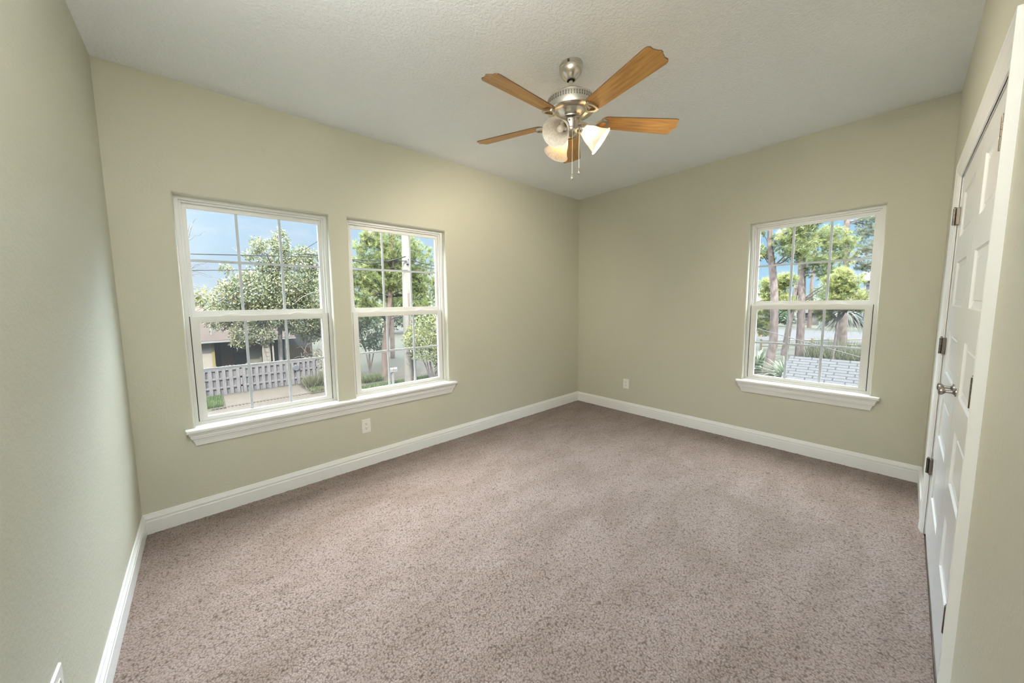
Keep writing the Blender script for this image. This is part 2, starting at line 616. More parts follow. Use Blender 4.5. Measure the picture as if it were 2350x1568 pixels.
baseboard('baseboard_front', lambda u, d, z: (u, -d, z), -LX, 0, 1, 1, 'white moulded baseboard under the pair of windows')
baseboard('baseboard_back', lambda u, d, z: (-d, u, z), -LY, 0, 1, 1, 'white moulded baseboard under the single window')
baseboard('baseboard_left', lambda u, d, z: (-LX + d, u, z), -LY, 0, 1, 1, 'white moulded baseboard along the left wall')
CW = 0.070    # casing width
CT = 0.0208   # casing thickness
bb = baseboard('baseboard_right', lambda u, d, z: (u, -LY + d, z), DX1 + CW + 0.004, 0, 0, 1, 'short white baseboard between far corner and closet casing')
baseboard('baseboard_right_near', lambda u, d, z: (u, -LY + d, z), -LX, DX0 - CW - 0.004, 1, 0, 'white baseboard on the camera side of the closet')

# ------------------------------------------------------------------ closet casing, jamb and doors
CP = [(0, 0), (0, CT), (0.012, CT), (0.017, CT * 0.9), (0.022, CT * 0.93), (0.045, CT * 0.72), (0.050, CT * 0.60), (0.055, CT * 0.62),
      (0.062, CT * 0.50), (0.066, CT * 0.34), (CW, CT * 0.30), (CW, 0)]     # (from outer edge inwards, thickness)
casing = empty('trim_closet_casing', (0, 0, 0))
tag(casing, 'white moulded casing around the double closet doors', 'door casing', kind='structure')
yR = lambda t: -LY + t
HT = DZ + CW
xo0, xo1 = DX0 - CW, DX1 + CW
MB().extrude(CP, lambda p: (xo1 - p[0], yR(p[1]), 0.0), lambda p: (xo1 - p[0], yR(p[1]), HT - p[0])).build('side_casing', M_trim, casing)
MB().extrude(CP, lambda p: (xo0 + p[0], yR(p[1]), 0.0), lambda p: (xo0 + p[0], yR(p[1]), HT - p[0])).build('side_casing', M_trim, casing)
MB().extrude(CP, lambda p: (xo0 + p[0], yR(p[1]), HT - p[0]), lambda p: (xo1 - p[0], yR(p[1]), HT - p[0])).build('head_casing', M_trim, casing)
m = MB()
m.box((DX0 - 0.018, -LY - 0.16, 0), (DX0, -LY + 0.002, DZ + 0.018))
m.box((DX1, -LY - 0.16, 0), (DX1 + 0.018, -LY + 0.002, DZ + 0.018))
m.box((DX0, -LY - 0.16, DZ), (DX1, -LY + 0.002, DZ + 0.018))
m.build('jamb', M_trim, casing)

DMID = (DX0 + DX1) / 2
YF = -LY - 0.004          # face of the doors


def door_leaf(x0, x1, hinge_x, knob_x, name, label):
    """moulded leaf with five raised-edge panels"""
    root = empty(name, ((x0 + x1) / 2, YF - 0.0175, 0.02))
    tag(root, label, 'door', kind='structure')
    lo = Vector(root.location)
    z0, z1 = 0.022, DZ - 0.004
    st = 0.140
    rails = [0.255, 0.128, 0.128, 0.128, 0.128, 0.102]
    ph = (z1 - z0 - sum(rails)) / 5
    mb = MB()
    # frame of the leaf: stiles and rails flush, panels sunk with sloping sides
    def q(x, y, z):
        return (x - lo.x, y - lo.y, z - lo.z)
    a, b = x0 + st, x1 - st
    # back slab and edges
    mb.box(q(x0, YF - 0.035, z0), q(x1, YF - 0.012, z1))
    # rim around the door edge between front face and slab
    for (p0, p1) in (((x0, z0), (x1, z0)), ((x1, z0), (x1, z1)), ((x1, z1), (x0, z1)), ((x0, z1), (x0, z0))):
        mb.add([q(p0[0], YF, p0[1]), q(p1[0], YF, p1[1]), q(p1[0], YF - 0.012, p1[1]), q(p0[0], YF - 0.012, p0[1])], [(0, 1, 2, 3)])

    def quad(xa, za, xb, zb):
        mb.add([q(xa, YF, za), q(xb, YF, za), q(xb, YF, zb), q(xa, YF, zb)], [(0, 1, 2, 3)])
    quad(x0, z0, a, z1)
    quad(b, z0, x1, z1)
    z = z0
    for i in range(6):
        quad(a, z, b, z + rails[i])
        z += rails[i]
        if i < 5:
            # nested rings: step down, slope, flat panel
            rings = [(0.0, 0.0), (0.006, 0.006), (0.030, 0.0095), (0.034, 0.006), (0.040, 0.006)]
            prev = None
            for ins, dep in rings:
                r = [q(a + ins, YF - dep, z + ins), q(b - ins, YF - dep, z + ins), q(b - ins, YF - dep, z + ph - ins), q(a + ins, YF - dep, z + ph - ins)]
                if prev:
                    for k in range(4):
                        mb.add([prev[k], prev[(k + 1) % 4], r[(k + 1) % 4], r[k]], [(0, 1, 2, 3)])
                prev = r
            mb.add(prev, [(0, 1, 2, 3)])
            z += ph
    mb.build('leaf', M_door, root, fix=True)
    for hz in (1.800, 1.105, 0.412):
        h = MB()
        sgn = 1 if hinge_x > (x0 + x1) / 2 else -1
        h.box(q(hinge_x + sgn * 0.001, YF + 0.012, hz - 0.044), q(hinge_x - sgn * 0.030, YF + 0.001, hz + 0.044))
        h.build('hinge_leaf', M_hinge, root)
        kb = MB()
        for k in range(5):
            zz = hz - 0.044 + k * 0.0176
            kb.lathe([(0.0, 0), (0.0062, 0), (0.0062, 0.0165), (0.0, 0.0165)], 14, q(hinge_x + sgn * 0.001, YF + 0.0172, zz))
        kb.lathe([(0.0, 0), (0.004, 0.002), (0.0045, 0.005), (0.0, 0.007)], 12, q(hinge_x + sgn * 0.001, YF + 0.0172, hz + 0.044))
        kb.build('hinge_knuckle', M_hinge, root, smooth=True)
    kn = MB()
    kn.lathe([(0.0, -0.001), (0.017, -0.001), (0.017, 0.003), (0.010, 0.006), (0.0062, 0.010), (0.0062, 0.026), (0.012, 0.031),
              (0.0165, 0.036), (0.0165, 0.041), (0.011, 0.045), (0.0, 0.046)], 24, q(knob_x, YF, 0.985), axis=(0, 1, 0))
    kn.build('knob', M_knob, root, smooth=True)
    return root


door_leaf(DMID + 0.0015, DX1 - 0.003, DX1 - 0.003, DMID + 0.055, 'door_1', 'white panelled closet door leaf hinged beside the far corner')
door_leaf(DX0 + 0.003, DMID - 0.0015, DX0 + 0.003, DMID - 0.055, 'door_2', 'white panelled closet door leaf hinged on the camera side')


# ------------------------------------------------------------------ windows
def ring(mb, mp, u0, u1, z0, z1, wl, wr, wb, wt, v0, v1):
    mb_box = lambda a, b: mb.box(a, b)
    mb_box(mp(u0, v0, z0), mp(u0 + wl, v1, z1))
    mb_box(mp(u1 - wr, v0, z0), mp(u1, v1, z1))
    mb_box(mp(u0 + wl, v0, z0), mp(u1 - wr, v1, z0 + wb))
    mb_box(mp(u0 + wl, v0, z1 - wt), mp(u1 - wr, v1, z1))
    return mb


def make_window(i, label):
    side, u0, u1 = WIN[i]
    mp = mapA if side == 'A' else mapB
    root = empty('window_%d' % i, mp((u0 + u1) / 2, 0.10, WZ0))
    lo = Vector(root.location)
    mq = lambda u, v, z: tuple(Vector(mp(u, v, z)) - lo)
    tag(root, label, 'window', kind='structure')
    z0, z1 = WZ0 - 0.002, WZ1
    fr = MB()
    ring(fr, mq, u0 - .004, u1 + .004, z0, z1 + .004, .026, .026, .026, .026, 0.060, 0.150)
    ring(fr, mq, u0 + .022, u1 - .022, z0 + .024, z1 - .022, .012, .012, .004, .012, 0.076, 0.150)
    fr.build('frame', M_vinyl, root, bevel=0.0015)
    # upper sash, set back
    us = MB()
    zt, zm = z1 - 0.026, 1.310
    ring(us, mq, u0 + .026, u1 - .026, zm, zt, .031, .031, .048, .036, 0.098, 0.124)
    us_o = us.build('upper_sash', M_vinyl, root, bevel=0.002)
    gl = MB().box(mq(u0 + .055, 0.110, zm + .046), mq(u1 - .055, 0.114, zt - .034))
    gl.build('glass', M_glass, us_o)
    g = MB()
    ga, gb, gc, gd = u0 + .057, u1 - .057, zm + .048, zt - .036
    for k in (1, 2):
        uu = ga + (gb - ga) * k / 3
        g.box(mq(uu - .0085, 0.1085, gc), mq(uu + .0085, 0.1155, gd))
    zz = (gc + gd) / 2
    for k in range(3):
        a = ga + (gb - ga) * k / 3 + (.0085 if k else 0)
        b = ga + (gb - ga) * (k + 1) / 3 - (.0085 if k < 2 else 0)
        g.box(mq(a, 0.1085, zz - .0085), mq(b, 0.1155, zz + .0085))
    g.build('muntin_grid', M_grid, us_o)
    # lower sash, in front
    ls = MB()
    zb, zl = z0 + .026, 1.322
    ring(ls, mq, u0 + .0265, u1 - .0265, zb, zl, .044, .044, .026, .041, 0.066, 0.094)
    ls_o = ls.build('lower_sash', M_vinyl, root, bevel=0.002)
    MB().box(mq(u0 + .068, 0.079, zb + .024), mq(u1 - .068, 0.083, zl - .039)).build('glass', M_glass, ls_o)
    g = MB()
    ga, gb, gc, gd = u0 + .0705, u1 - .0705, zb + .026, zl - .041
    for k in (1, 2):
        uu = ga + (gb - ga) * k / 3
        g.box(mq(uu - .0085, 0.0775, gc), mq(uu + .0085, 0.0845, gd))
    zz = (gc + gd) / 2
    for k in range(3):
        a = ga + (gb - ga) * k / 3 + (.0085 if k else 0)
        b = ga + (gb - ga) * (k + 1) / 3 - (.0085 if k < 2 else 0)
        g.box(mq(a, 0.0775, zz - .0085), mq(b, 0.0845, zz + .0085))
    g.build('muntin_grid', M_grid, ls_o)
    # tilt latches: low half-moon tabs standing on the meeting rail
    for k in (0.27, 0.73):
        uu = u0 + (u1 - u0) * k
        lt = MB()
        n = 14
        top = [(uu - .055 + .11 * j / n, zl + 0.0005 + 0.0115 * math.sin(PI * j / n)) for j in range(n + 1)]
        poly = [(p[0], p[1]) for p in top] + [(uu + .055, zl - 0.002), (uu - .055, zl - 0.002)]
        lt.extrude(poly, lambda p: mq(p[0], 0.072, p[1]), lambda p: mq(p[0], 0.082, p[1]))
        lt.build('latch', M_vinyl, ls_o)
    # dark strips standing in for shade in the gaps beside the lower sash
    sm = MB()
    sm.box(mq(u0 + .0222, 0.074, zb), mq(u0 + .0262, 0.0755, zl))
    sm.box(mq(u1 - .0262, 0.074, zb), mq(u1 - .0222, 0.0755, zl))
    sm.build('gap_shade', M_dark, root)
    # insect screen outside the lower half
    MB().box(mq(u0 + .034, 0.132, z0 + .030), mq(u1 - .034, 0.1325, zm + 0.01)).build('insect_screen', M_screen, root)
    return root


make_window(1, 'white double hung window nearest the left wall, picket fence outside')
make_window(2, 'white double hung window with utility pole and mailbox outside')
make_window(3, 'white double hung window near the closet, shingle roof outside')

AP = [(0.034, 0.578), (0.034, 0.566), (0.029, 0.562), (0.029, 0.548), (0.0255, 0.544), (0.0265, 0.538), (0.021, 0.532), (0.016, 0.515),
      (0.0125, 0.497), (0.0115, 0.489), (0.0, 0.489), (0.0, 0.578)]


def stool_and_apron(name, mp, u0, u1, gaps, label):
    """mp(u, into-room, z): board on the sill plus a moulded apron with mitred ends"""
    lo = Vector(mp((u0 + u1) / 2, 0, 0.6))
    q = lambda u, d, z: tuple(Vector(mp(u, d, z)) - lo)
    root = empty(name, lo)
    tag(root, label, 'window sill', kind='structure')
    st = MB()
    nose = [(-0.0, 0.578), (0.040, 0.578), (0.046, 0.580), (0.049, 0.585), (0.049, 0.597), (0.046, 0.602), (0.040, 0.604), (0.0, 0.604)]
    st.extrude(nose, lambda p: q(u0 + (0.006 if p[0] > .045 else 0), p[0], p[1]), lambda p: q(u1 - (0.006 if p[0] > .045 else 0), p[0], p[1]))
    for a, b in gaps:
        st.box(q(a + .001, 0.0005, 0.578), q(b - .001, -0.0598, 0.604))
    st.build('stool', M_trim, root)
    ap = MB()
    e0, e1 = u0 + 0.014, u1 - 0.014
    ap.extrude(AP, lambda p: q(e0 + (0.034 - p[0]) * 1.35, p[0], p[1]), lambda p: q(e1 - (0.034 - p[0]) * 1.35, p[0], p[1]))
    ap.build('apron', M_trim, root)
    return root


stool_and_apron('trim_1', lambda u, d, z: (u, -d, z), -4.153, -2.075, [(WIN[1][1], WIN[1][2]), (WIN[2][1], WIN[2][2])],
                'long white sill and apron shared by the pair of windows')
stool_and_apron('trim_2', lambda u, d, z: (-d, u, z), -2.792, -1.858, [(WIN[3][1], WIN[3][2])],
                'white sill and apron under the single window')


# ------------------------------------------------------------------ outlets
def outlet(mp, u, z, label):
    lo = Vector(mp(u, 0, z))
    q = lambda a, d, b: tuple(Vector(mp(u + a, d, z + b)) - lo)
    root = empty('wall_outlet', lo)
    tag(root, label, 'outlet', 'wall outlets')
    pl = MB()
    w, h = 0.0375, 0.0595
    prof = [(1.0, 0.0), (1.0, 0.003), (0.93, 0.006)]
    rr = []
    for s, d in prof:
        ins = (1 - s) * 0.04
        rr.append([q(-w + ins, d, -h + ins), q(w - ins, d, -h + ins), q(w - ins, d, h - ins), q(-w + ins, d, h - ins)])
    for a, b in zip(rr[:-1], rr[1:]):
        for k in range(4):
            pl.add([a[k], a[(k + 1) % 4], b[(k + 1) % 4], b[k]], [(0, 1, 2, 3)])
    pl.add(rr[-1], [(0, 1, 2, 3)])
    pl.add(rr[0], [(0, 1, 2, 3)])
    pl.build('cover_plate', M_plate, root)
    for s in (-1, 1):
        cz = s * 0.0195
        n = 28
        pts = []
        for k in range(n):
            t = 2 * PI * k / n
            pts.append((0.0172 * math.cos(t), max(-0.0138, min(0.0138, 0.0172 * math.sin(t)))))
        f = MB().extrude(pts, lambda p: q(p[0], 0.0055, cz + p[1]), lambda p: q(p[0], 0.0078, cz + p[1]))
        fo = f.build('receptacle', M_plate, root)
        sl = MB()
        sl.box(q(-0.0078, 0.0078, cz + 0.000), q(-0.0050, 0.0084, cz + 0.0085))
        sl.box(q(0.0052, 0.0078, cz + 0.0005), q(0.0076, 0.0084, cz + 0.0080))
        pts2 = [(0.0030 * math.cos(2 * PI * k / 14), 0.0030 * math.sin(2 * PI * k / 14)) for k in range(14)]
        sl.extrude(pts2, lambda p: q(p[0], 0.0078, cz - 0.0068 + p[1]), lambda p: q(p[0], 0.0084, cz - 0.0068 + p[1]))
        sl.build('slot', M_slot, fo)
    MB().lathe([(0.0, 0.0), (0.0032, 0.0), (0.0028, 0.0012), (0.0, 0.0014)], 14, q(0, 0.0058, 0),
               axis=tuple(Vector(mp(0, 1, 0)) - Vector(mp(0, 0, 0)))).build('screw', M_plate, root)
    return root


outlet(lambda u, d, z: (u, -d, z), -3.001, 0.350, 'white duplex outlet under the sill of the pair of windows')
outlet(lambda u, d, z: (-d, u, z), -0.717, 0.356, 'white duplex outlet between the far corner and the single window')
outlet(lambda u, d, z: (-LX + d, u, z), -1.523, 0.372, 'white duplex outlet on the left wall, cut by the picture edge')

# ------------------------------------------------------------------ ceiling fan
FX, FY = -2.2748, -1.5613
fan = empty('ceiling_fan', (FX, FY, HC))
tag(fan, 'brushed nickel ceiling fan with five wooden blades and three lit shades', 'ceiling fan')
fz = lambda z: z - HC
# slight tilt of the hanging body about the rod
def til(p):
    return (p[0], p[1], p[2] + (-0.0149) * p[0] + 0.0505 * p[1])


MB().lathe([(0.0, 0.0), (0.0655, 0.0), (0.0665, -0.004), (0.0665, -0.022), (0.0650, -0.0235), (0.0660, -0.025), (0.0645, -0.038), (0.058, -0.053),
            (0.047, -0.067), (0.034, -0.078), (0.030, -0.083), (0.026, -0.086), (0.022, -0.086), (0.021, -0.078)], 48, (0, 0, 0)).build('canopy', M_nickel, fan, smooth=True)
m = MB()
m.lathe([(0.0, 0), (0.0068, 0.0), (0.0068, 0.004), (0.0, 0.005)], 12, (-0.060, -0.028, -0.012), axis=(-0.9, -0.42, 0))
m.build('canopy_screw', M_slot, fan, smooth=True)
MB().lathe([(0.0, fz(2.70)), (0.0128, fz(2.70)), (0.0128, fz(2.565)), (0.019, fz(2.562)), (0.021, fz(2.552)), (0.0, fz(2.55))], 24).build('downrod', M_nickel, fan, smooth=True)


def tilted(mb):
    mb.v = [til(p) for p in mb.v]
    return mb


mo = MB().lathe([(0.0, fz(2.566)), (0.045, fz(2.566)), (0.095, fz(2.562)), (0.124, fz(2.556)), (0.128, fz(2.552)), (0.126, fz(2.549)), (0.134, fz(2.545)),
                 (0.1345, fz(2.540)), (0.1345, fz(2.492)), (0.132, fz(2.482)), (0.122, fz(2.475)), (0.092, fz(2.4745)), (0.088, fz(2.480)), (0.084, fz(2.479)),
                 (0.076, fz(2.468)), (0.062, fz(2.455)), (0.053, fz(2.451)), (0.052, fz(2.445)), (0.047, fz(2.444)), (0.0, fz(2.444))], 64)
motor = tilted(mo).build('motor_housing', M_nickel, fan, smooth=True)
# lattice of dark vent slots around the drum
vt = MB()
for k in range(56):
    for s in (-1, 1):
        t = 2 * PI * k / 56
        a0, a1 = t - s * 0.018, t + s * 0.018
        for (aa, za, ab, zb_) in ((a0, 2.513, a1, 2.537),):
            w = 0.008
            r = 0.1353
            P4 = []
            for (ang, z_, sh) in ((aa, za, -w), (aa, za, w), (ab, zb_, w), (ab, zb_, -w)):
                P4.append((r * math.cos(ang + sh * 0.9), r * math.sin(ang + sh * 0.9), fz(z_)))
            vt.add(P4, [(0, 1, 2, 3)])
tilted(vt).build('vent_slots', M_slot, motor, fix=False)
tilted(MB().lathe([(0.0, fz(2.444)), (0.040, fz(2.444)), (0.040, fz(2.432)), (0.0, fz(2.432))], 32)).build('flywheel', M_slot, fan)
sw = MB().lathe([(0.0, fz(2.434)), (0.044, fz(2.434)), (0.047, fz(2.431)), (0.047, fz(2.388)), (0.046, fz(2.385)), (0.047, fz(2.382)), (0.046, fz(2.372)),
                 (0.040, fz(2.361)), (0.030, fz(2.354)), (0.022, fz(2.350)), (0.014, fz(2.342)), (0.0, fz(2.340))], 40)
tilted(sw).build('switch_housing', M_nickel, fan, smooth=True)
tilted(MB().lathe([(0, 0), (0.004, 0), (0.004, 0.004), (0, 0.004)], 12, (-0.041, -0.0225, fz(2.418)), axis=(-0.88, -0.48, 0))).build('housing_screw', M_slot, fan)

# blades and their irons
PH0, PITCH = 4.395, -0.2225
RT, RC, BW, ZB = 0.6414, 0.6237, 0.0644, 2.4315


def blade_outline():
    pts = []
    r0, w0 = 0.172, 0.049
    for k in range(0, 13):                       # rounded root
        t = PI / 2 + PI * k / 12
        pts.append((r0 + 0.042 + 0.042 * math.cos(t), w0 * math.sin(t)))
    # outer end: shallow ogee to a central point
    side = [(RC - 0.018, -BW + 0.0005), (RC - 0.004, -BW + 0.004), (RC + 0.003, -BW * 0.80), (RC + 0.002, -BW * 0.52), (RT - 0.008, -BW * 0.24), (RT - 0.001, -BW * 0.08)]
    pts += side
    pts += [(a, -b) for a, b in side[::-1]]
    return pts


BO = blade_outline()


def blade_part(poly, t0, t1, phi):
    """polygon in (radius, tangential) swept through thickness, pitched about its long axis"""
    cp, sp = math.cos(PITCH), math.sin(PITCH)
    er = Vector((math.cos(phi), math.sin(phi), 0))
    et = Vector((-math.sin(phi), math.cos(phi), 0))

    def P(p, t):
        x = er * p[0] + et * (p[1] * cp - t * sp)
        return til((x.x, x.y, fz(ZB) + p[1] * sp + t * cp))
    return lambda t: (lambda p: P(p, t))


for k in range(5):
    phi = PH0 + k * 2 * PI / 5
    f = blade_part(BO, 0, 0, phi)
    mb = MB()
    n = len(BO)
    a = [f(0.0)(p) for p in BO]
    b = [f(0.0052)(p) for p in BO]
    mb.add(a + b, [tuple(range(n)), tuple(range(2 * n - 1, n - 1, -1))])
    # local frame: blade long axis is the object's x so that the grain runs along it
    blo = bpy.data.objects.new('blade', bpy.data.meshes.new('blade'))
    R = Matrix.Rotation(phi, 4, 'Z')
    Ri = R.inverted()
    vs = [tuple(Ri @ Vector(p)) for p in mb.v]
    fs = list(mb.f) + [(i, (i + 1) % n, n + (i + 1) % n, n + i) for i in range(n)]
    blo.data.from_pydata(vs, [], fs)
    blo.data.materials.append(M_blade)
    blo.data.materials.append(M_blade_edge)
    for i, pl_ in enumerate(blo.data.polygons):
        pl_.material_index = 0 if i < 2 else 1
    COL.objects.link(blo)
    blo.parent = fan
    blo.rotation_euler = (0, 0, phi)
    # iron: arm from the hub, then a D-shaped loop screwed to the blade
    ir = MB()
    g = blade_part(None, 0, 0, phi)
    er = Vector((math.cos(phi), math.sin(phi), 0))
    arm = [Vector(til((er.x * r, er.y * r, fz(z)))) for r, z in ((0.035, 2.438), (0.070, 2.428), (0.105, 2.414), (0.150, 2.417))]
    loc = lambda p: tuple(Ri @ Vector(p))
    # flat arm
    for i in range(len(arm) - 1):
        p0, p1 = Ri @ arm[i], Ri @ arm[i + 1]
        w0, w1 = (0.013, 0.010, 0.0085, 0.010)[i], (0.013, 0.010, 0.0085, 0.010)[i + 1]
        hh = 0.0045
        ir.add([p0 + Vector((0, -w0, -hh)), p0 + Vector((0, w0, -hh)), p0 + Vector((0, w0, hh)), p0 + Vector((0, -w0, hh)),
                p1 + Vector((0, -w1, -hh)), p1 + Vector((0, w1, -hh)), p1 + Vector((0, w1, hh)), p1 + Vector((0, -w1, hh))],
               [(0, 1, 2, 3), (7, 6, 5, 4), (0, 4, 5, 1), (1, 5, 6, 2), (2, 6, 7, 3), (3, 7, 4, 0)])
    outer = [(0.146, -0.006), (0.182, -0.037)] + [(0.205 + 0.0135 * math.cos(t), 0.037 * math.sin(t)) for t in np.linspace(-PI / 2, PI / 2, 11)] + [(0.182, 0.037), (0.146, 0.006)]
    inner = [(0.162, -0.003), (0.186, -0.024)] + [(0.196 + 0.011 * math.cos(t), 0.024 * math.sin(t)) for t in np.linspace(-PI / 2, PI / 2, 11)] + [(0.186, 0.024), (0.162, 0.003)]
    nn = len(outer)
    lay = []
    for t in (-0.0165, -0.0015):
        lay.append([loc(g(t)(p)) for p in outer])
        lay.append([loc(g(t)(p)) for p in inner])
    vs = lay[0] + lay[1] + lay[2] + lay[3]
    fs = []
    for i in range(nn):
        j = (i + 1) % nn
        fs += [(i, j, nn + j, nn + i), (2 * nn + i, 3 * nn + i, 3 * nn + j, 2 * nn + j), (i, 2 * nn + i, 2 * nn + j, j), (nn + i, nn + j, 3 * nn + j, 3 * nn + i)]
    ir.add(vs, fs)
    ir.build('blade_iron', M_nickel, blo, bevel=0.001)

# light kit: three arms, marbled bell shades, lit bulbs
SH_T = math.radians(36.5)
for k, ang in enumerate((188.6, 308.6, 68.6)):
    a = math.radians(ang)
    er = Vector((math.cos(a), math.sin(a), 0))
    ax = er * math.cos(SH_T) + Vector((0, 0, -math.sin(SH_T)))
    neck = er * 0.068 + Vector((0, 0, fz(2.3840)))
    hol = MB()
    hol.tube([er * 0.030 + Vector((0, 0, fz(2.378))), er * 0.045 + Vector((0, 0, fz(2.388))), neck - ax * 0.020], 0.0085, 12)
    hol.lathe([(0.0, -0.028), (0.012, -0.028), (0.016, -0.022), (0.026, -0.006), (0.0305, 0.004), (0.031, 0.012), (0.029, 0.012), (0.027, 0.004), (0.0, 0.002)], 28, neck, ax)
    arm_o = tilted(hol).build('lamp_holder', M_nickel, fan, smooth=True)
    outer = [(0.0275, 0.004), (0.030, 0.016), (0.038, 0.032), (0.0455, 0.048), (0.051, 0.066), (0.056, 0.084), (0.062, 0.100), (0.070, 0.116), (0.0775, 0.127)]
    prof = outer + [(0.0790, 0.1285)]
    sh = tilted(MB().lathe(prof, 44, neck, ax)).build('lamp_shade', M_shade, fan, smooth=True)
    bl = MB().lathe([(0.0, 0.012), (0.010, 0.014), (0.013, 0.026), (0.0165, 0.042), (0.019, 0.056), (0.0165, 0.070), (0.010, 0.079), (0.0, 0.082)], 20, neck, ax)
    tilted(bl).build('bulb', M_bulb if k > 0 else M_shade, fan, smooth=True)

for (ox, oy, zt, zb) in ((-0.024, -0.028, 2.366, 2.086), (0.013, -0.041, 2.380, 2.122)):
    pts = [(ox, oy, fz(zt)), (ox * 1.15, oy * 1.2, fz(zt - 0.012)), (ox * 1.15, oy * 1.2, fz(zb + 0.03))]
    ch = MB().tube(pts, 0.0012, 6).build('pull_chain', M_chain, fan)
    MB().lathe([(0.0, fz(zb + 0.036)), (0.0026, fz(zb + 0.034)), (0.0034, fz(zb + 0.028)), (0.0086, fz(zb + 0.015)), (0.0095, fz(zb + 0.008)), (0.006, fz(zb + 0.001)),
                (0.0, fz(zb))], 18, (ox * 1.15, oy * 1.2, 0)).build('pull_knob', M_pull, ch, smooth=True)

# ------------------------------------------------------------------ added fill lamp, unseen behind the camera, to brighten the room
lamp = empty('fill_lamp', (-4.27, -2.68, 0.0))
tag(lamp, 'added white fill lamp unseen behind the camera, lighting the ceiling', 'fill lamp')
MB().lathe([(0, 0), (0.11, 0), (0.11, 0.012), (0.02, 0.022), (0.011, 0.03), (0.011, 1.70), (0, 1.70)], 32).build('stand', M_fascia_in, lamp, smooth=True)
MB().lathe([(0.0, 1.69), (0.03, 1.69), (0.075, 1.72), (0.105, 1.78), (0.102, 1.78), (0.07, 1.727), (0.0, 1.70)], 36).build('bowl', M_fascia_in, lamp, smooth=True)
hd = bpy.data.lights.new('fill_light', 'SPOT')
hd.energy = FILL_W
hd.color = FILL_COL
hd.spot_size = math.radians(138)
hd.spot_blend = 1.0
hd.shadow_soft_size = 0.05
ho = bpy.data.objects.new('fill_light', hd)
COL.objects.link(ho)
ho.parent = lamp
ho.location = (0, 0, 1.782)
ho.rotation_euler = (PI, 0, 0)
# ================================================================== OUTSIDE
# ground lies 3 m under the bedroom floor (the room is on the upper storey)
GZ = -3.0


def emat(name, c0, c1=None, scale=2.0, rough=0.9, lo=0.35, hi=0.65, stretch=(1, 1, 1), detail=5.0):
    m = mat(name, c0, rough, spec=0.2)
    if c1 is not None:
        noise_color(m, c0, c1, scale, detail, lo, hi, stretch)
    return m


def sc(c, k):
    return tuple(x * k for x in c)


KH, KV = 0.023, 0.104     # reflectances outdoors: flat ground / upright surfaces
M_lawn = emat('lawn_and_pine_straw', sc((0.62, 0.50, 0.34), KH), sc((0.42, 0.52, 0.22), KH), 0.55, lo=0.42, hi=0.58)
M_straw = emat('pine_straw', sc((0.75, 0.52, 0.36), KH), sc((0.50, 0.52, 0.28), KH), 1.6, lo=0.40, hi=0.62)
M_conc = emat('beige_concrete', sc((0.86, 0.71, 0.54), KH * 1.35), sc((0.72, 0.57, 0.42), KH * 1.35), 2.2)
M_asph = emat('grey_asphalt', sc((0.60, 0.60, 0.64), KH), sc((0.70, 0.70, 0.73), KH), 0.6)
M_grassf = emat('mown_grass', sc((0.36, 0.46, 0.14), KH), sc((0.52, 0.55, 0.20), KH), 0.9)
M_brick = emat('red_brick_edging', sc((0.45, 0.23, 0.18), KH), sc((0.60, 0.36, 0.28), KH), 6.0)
M_picket = emat('weathered_wood', sc((0.50, 0.45, 0.46), KV), sc((0.66, 0.61, 0.62), KV), 3.0, stretch=(6, 6, 0.7))
M_oldwood = emat('brown_board', sc((0.45, 0.33, 0.24), KV), sc((0.60, 0.47, 0.34), KV), 3.0, stretch=(5, 5, 0.6))
M_pole = emat('grey_pole_wood', sc((0.62, 0.57, 0.50), KV), sc((0.82, 0.78, 0.72), KV), 3.0, stretch=(4, 4, 0.35))
M_bark = emat('pine_bark', sc((0.34, 0.26, 0.23), KV), sc((0.62, 0.50, 0.46), KV), 5.0, stretch=(1.6, 1.6, 0.6), lo=0.40, hi=0.60)
M_bark_red = emat('reddish_pine_bark', sc((0.36, 0.24, 0.20), KV), sc((0.58, 0.42, 0.36), KV), 5.0, stretch=(1.6, 1.6, 0.6))
M_palebark = emat('pale_smooth_bark', sc((0.52, 0.48, 0.43), KV), sc((0.68, 0.63, 0.57), KV), 4.0)
M_twig = emat('grey_twig', sc((0.40, 0.34, 0.34), KV))
M_cable = emat('black_cable', sc((0.10, 0.11, 0.12), KV))
M_steel = emat('steel_cable', sc((0.42, 0.42, 0.42), KV))
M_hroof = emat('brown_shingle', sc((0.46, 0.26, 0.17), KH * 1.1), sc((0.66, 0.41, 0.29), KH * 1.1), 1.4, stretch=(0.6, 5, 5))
M_hwall = emat('beige_stucco', sc((0.66, 0.58, 0.49), KV * 1.7), sc((0.72, 0.64, 0.55), KV * 1.7), 0.8)
M_fascia = emat('white_fascia', sc((0.80, 0.80, 0.80), KV))
M_yellow = emat('yellow_trim', sc((0.85, 0.68, 0.25), KV))
M_bdoor = emat('brown_door', sc((0.42, 0.25, 0.16), KV))
M_shadow = emat('porch_shade', (0.012, 0.014, 0.016))  # near-black colour stands in for the shade inside the porch
M_pane = emat('dark_pane', (0.03, 0.034, 0.038), rough=0.15)
M_whitewall = emat('white_siding', sc((0.80, 0.78, 0.78), KV), sc((0.86, 0.84, 0.84), KV), 1.0)
M_tan = emat('tan_siding', sc((0.62, 0.58, 0.46), KV), sc((0.68, 0.64, 0.52), KV), 1.0)
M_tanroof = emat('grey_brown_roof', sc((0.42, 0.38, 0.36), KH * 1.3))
M_orange = emat('orange_paint', sc((0.95, 0.50, 0.10), KV))
M_mbox = emat('white_mailbox', sc((0.82, 0.82, 0.85), KV))
M_railw = emat('yellow_rail_wood', sc((0.70, 0.56, 0.34), KV), sc((0.80, 0.66, 0.42), KV), 3.0)
M_disc = emat('blue_grey_disc', sc((0.40, 0.42, 0.46), KV))
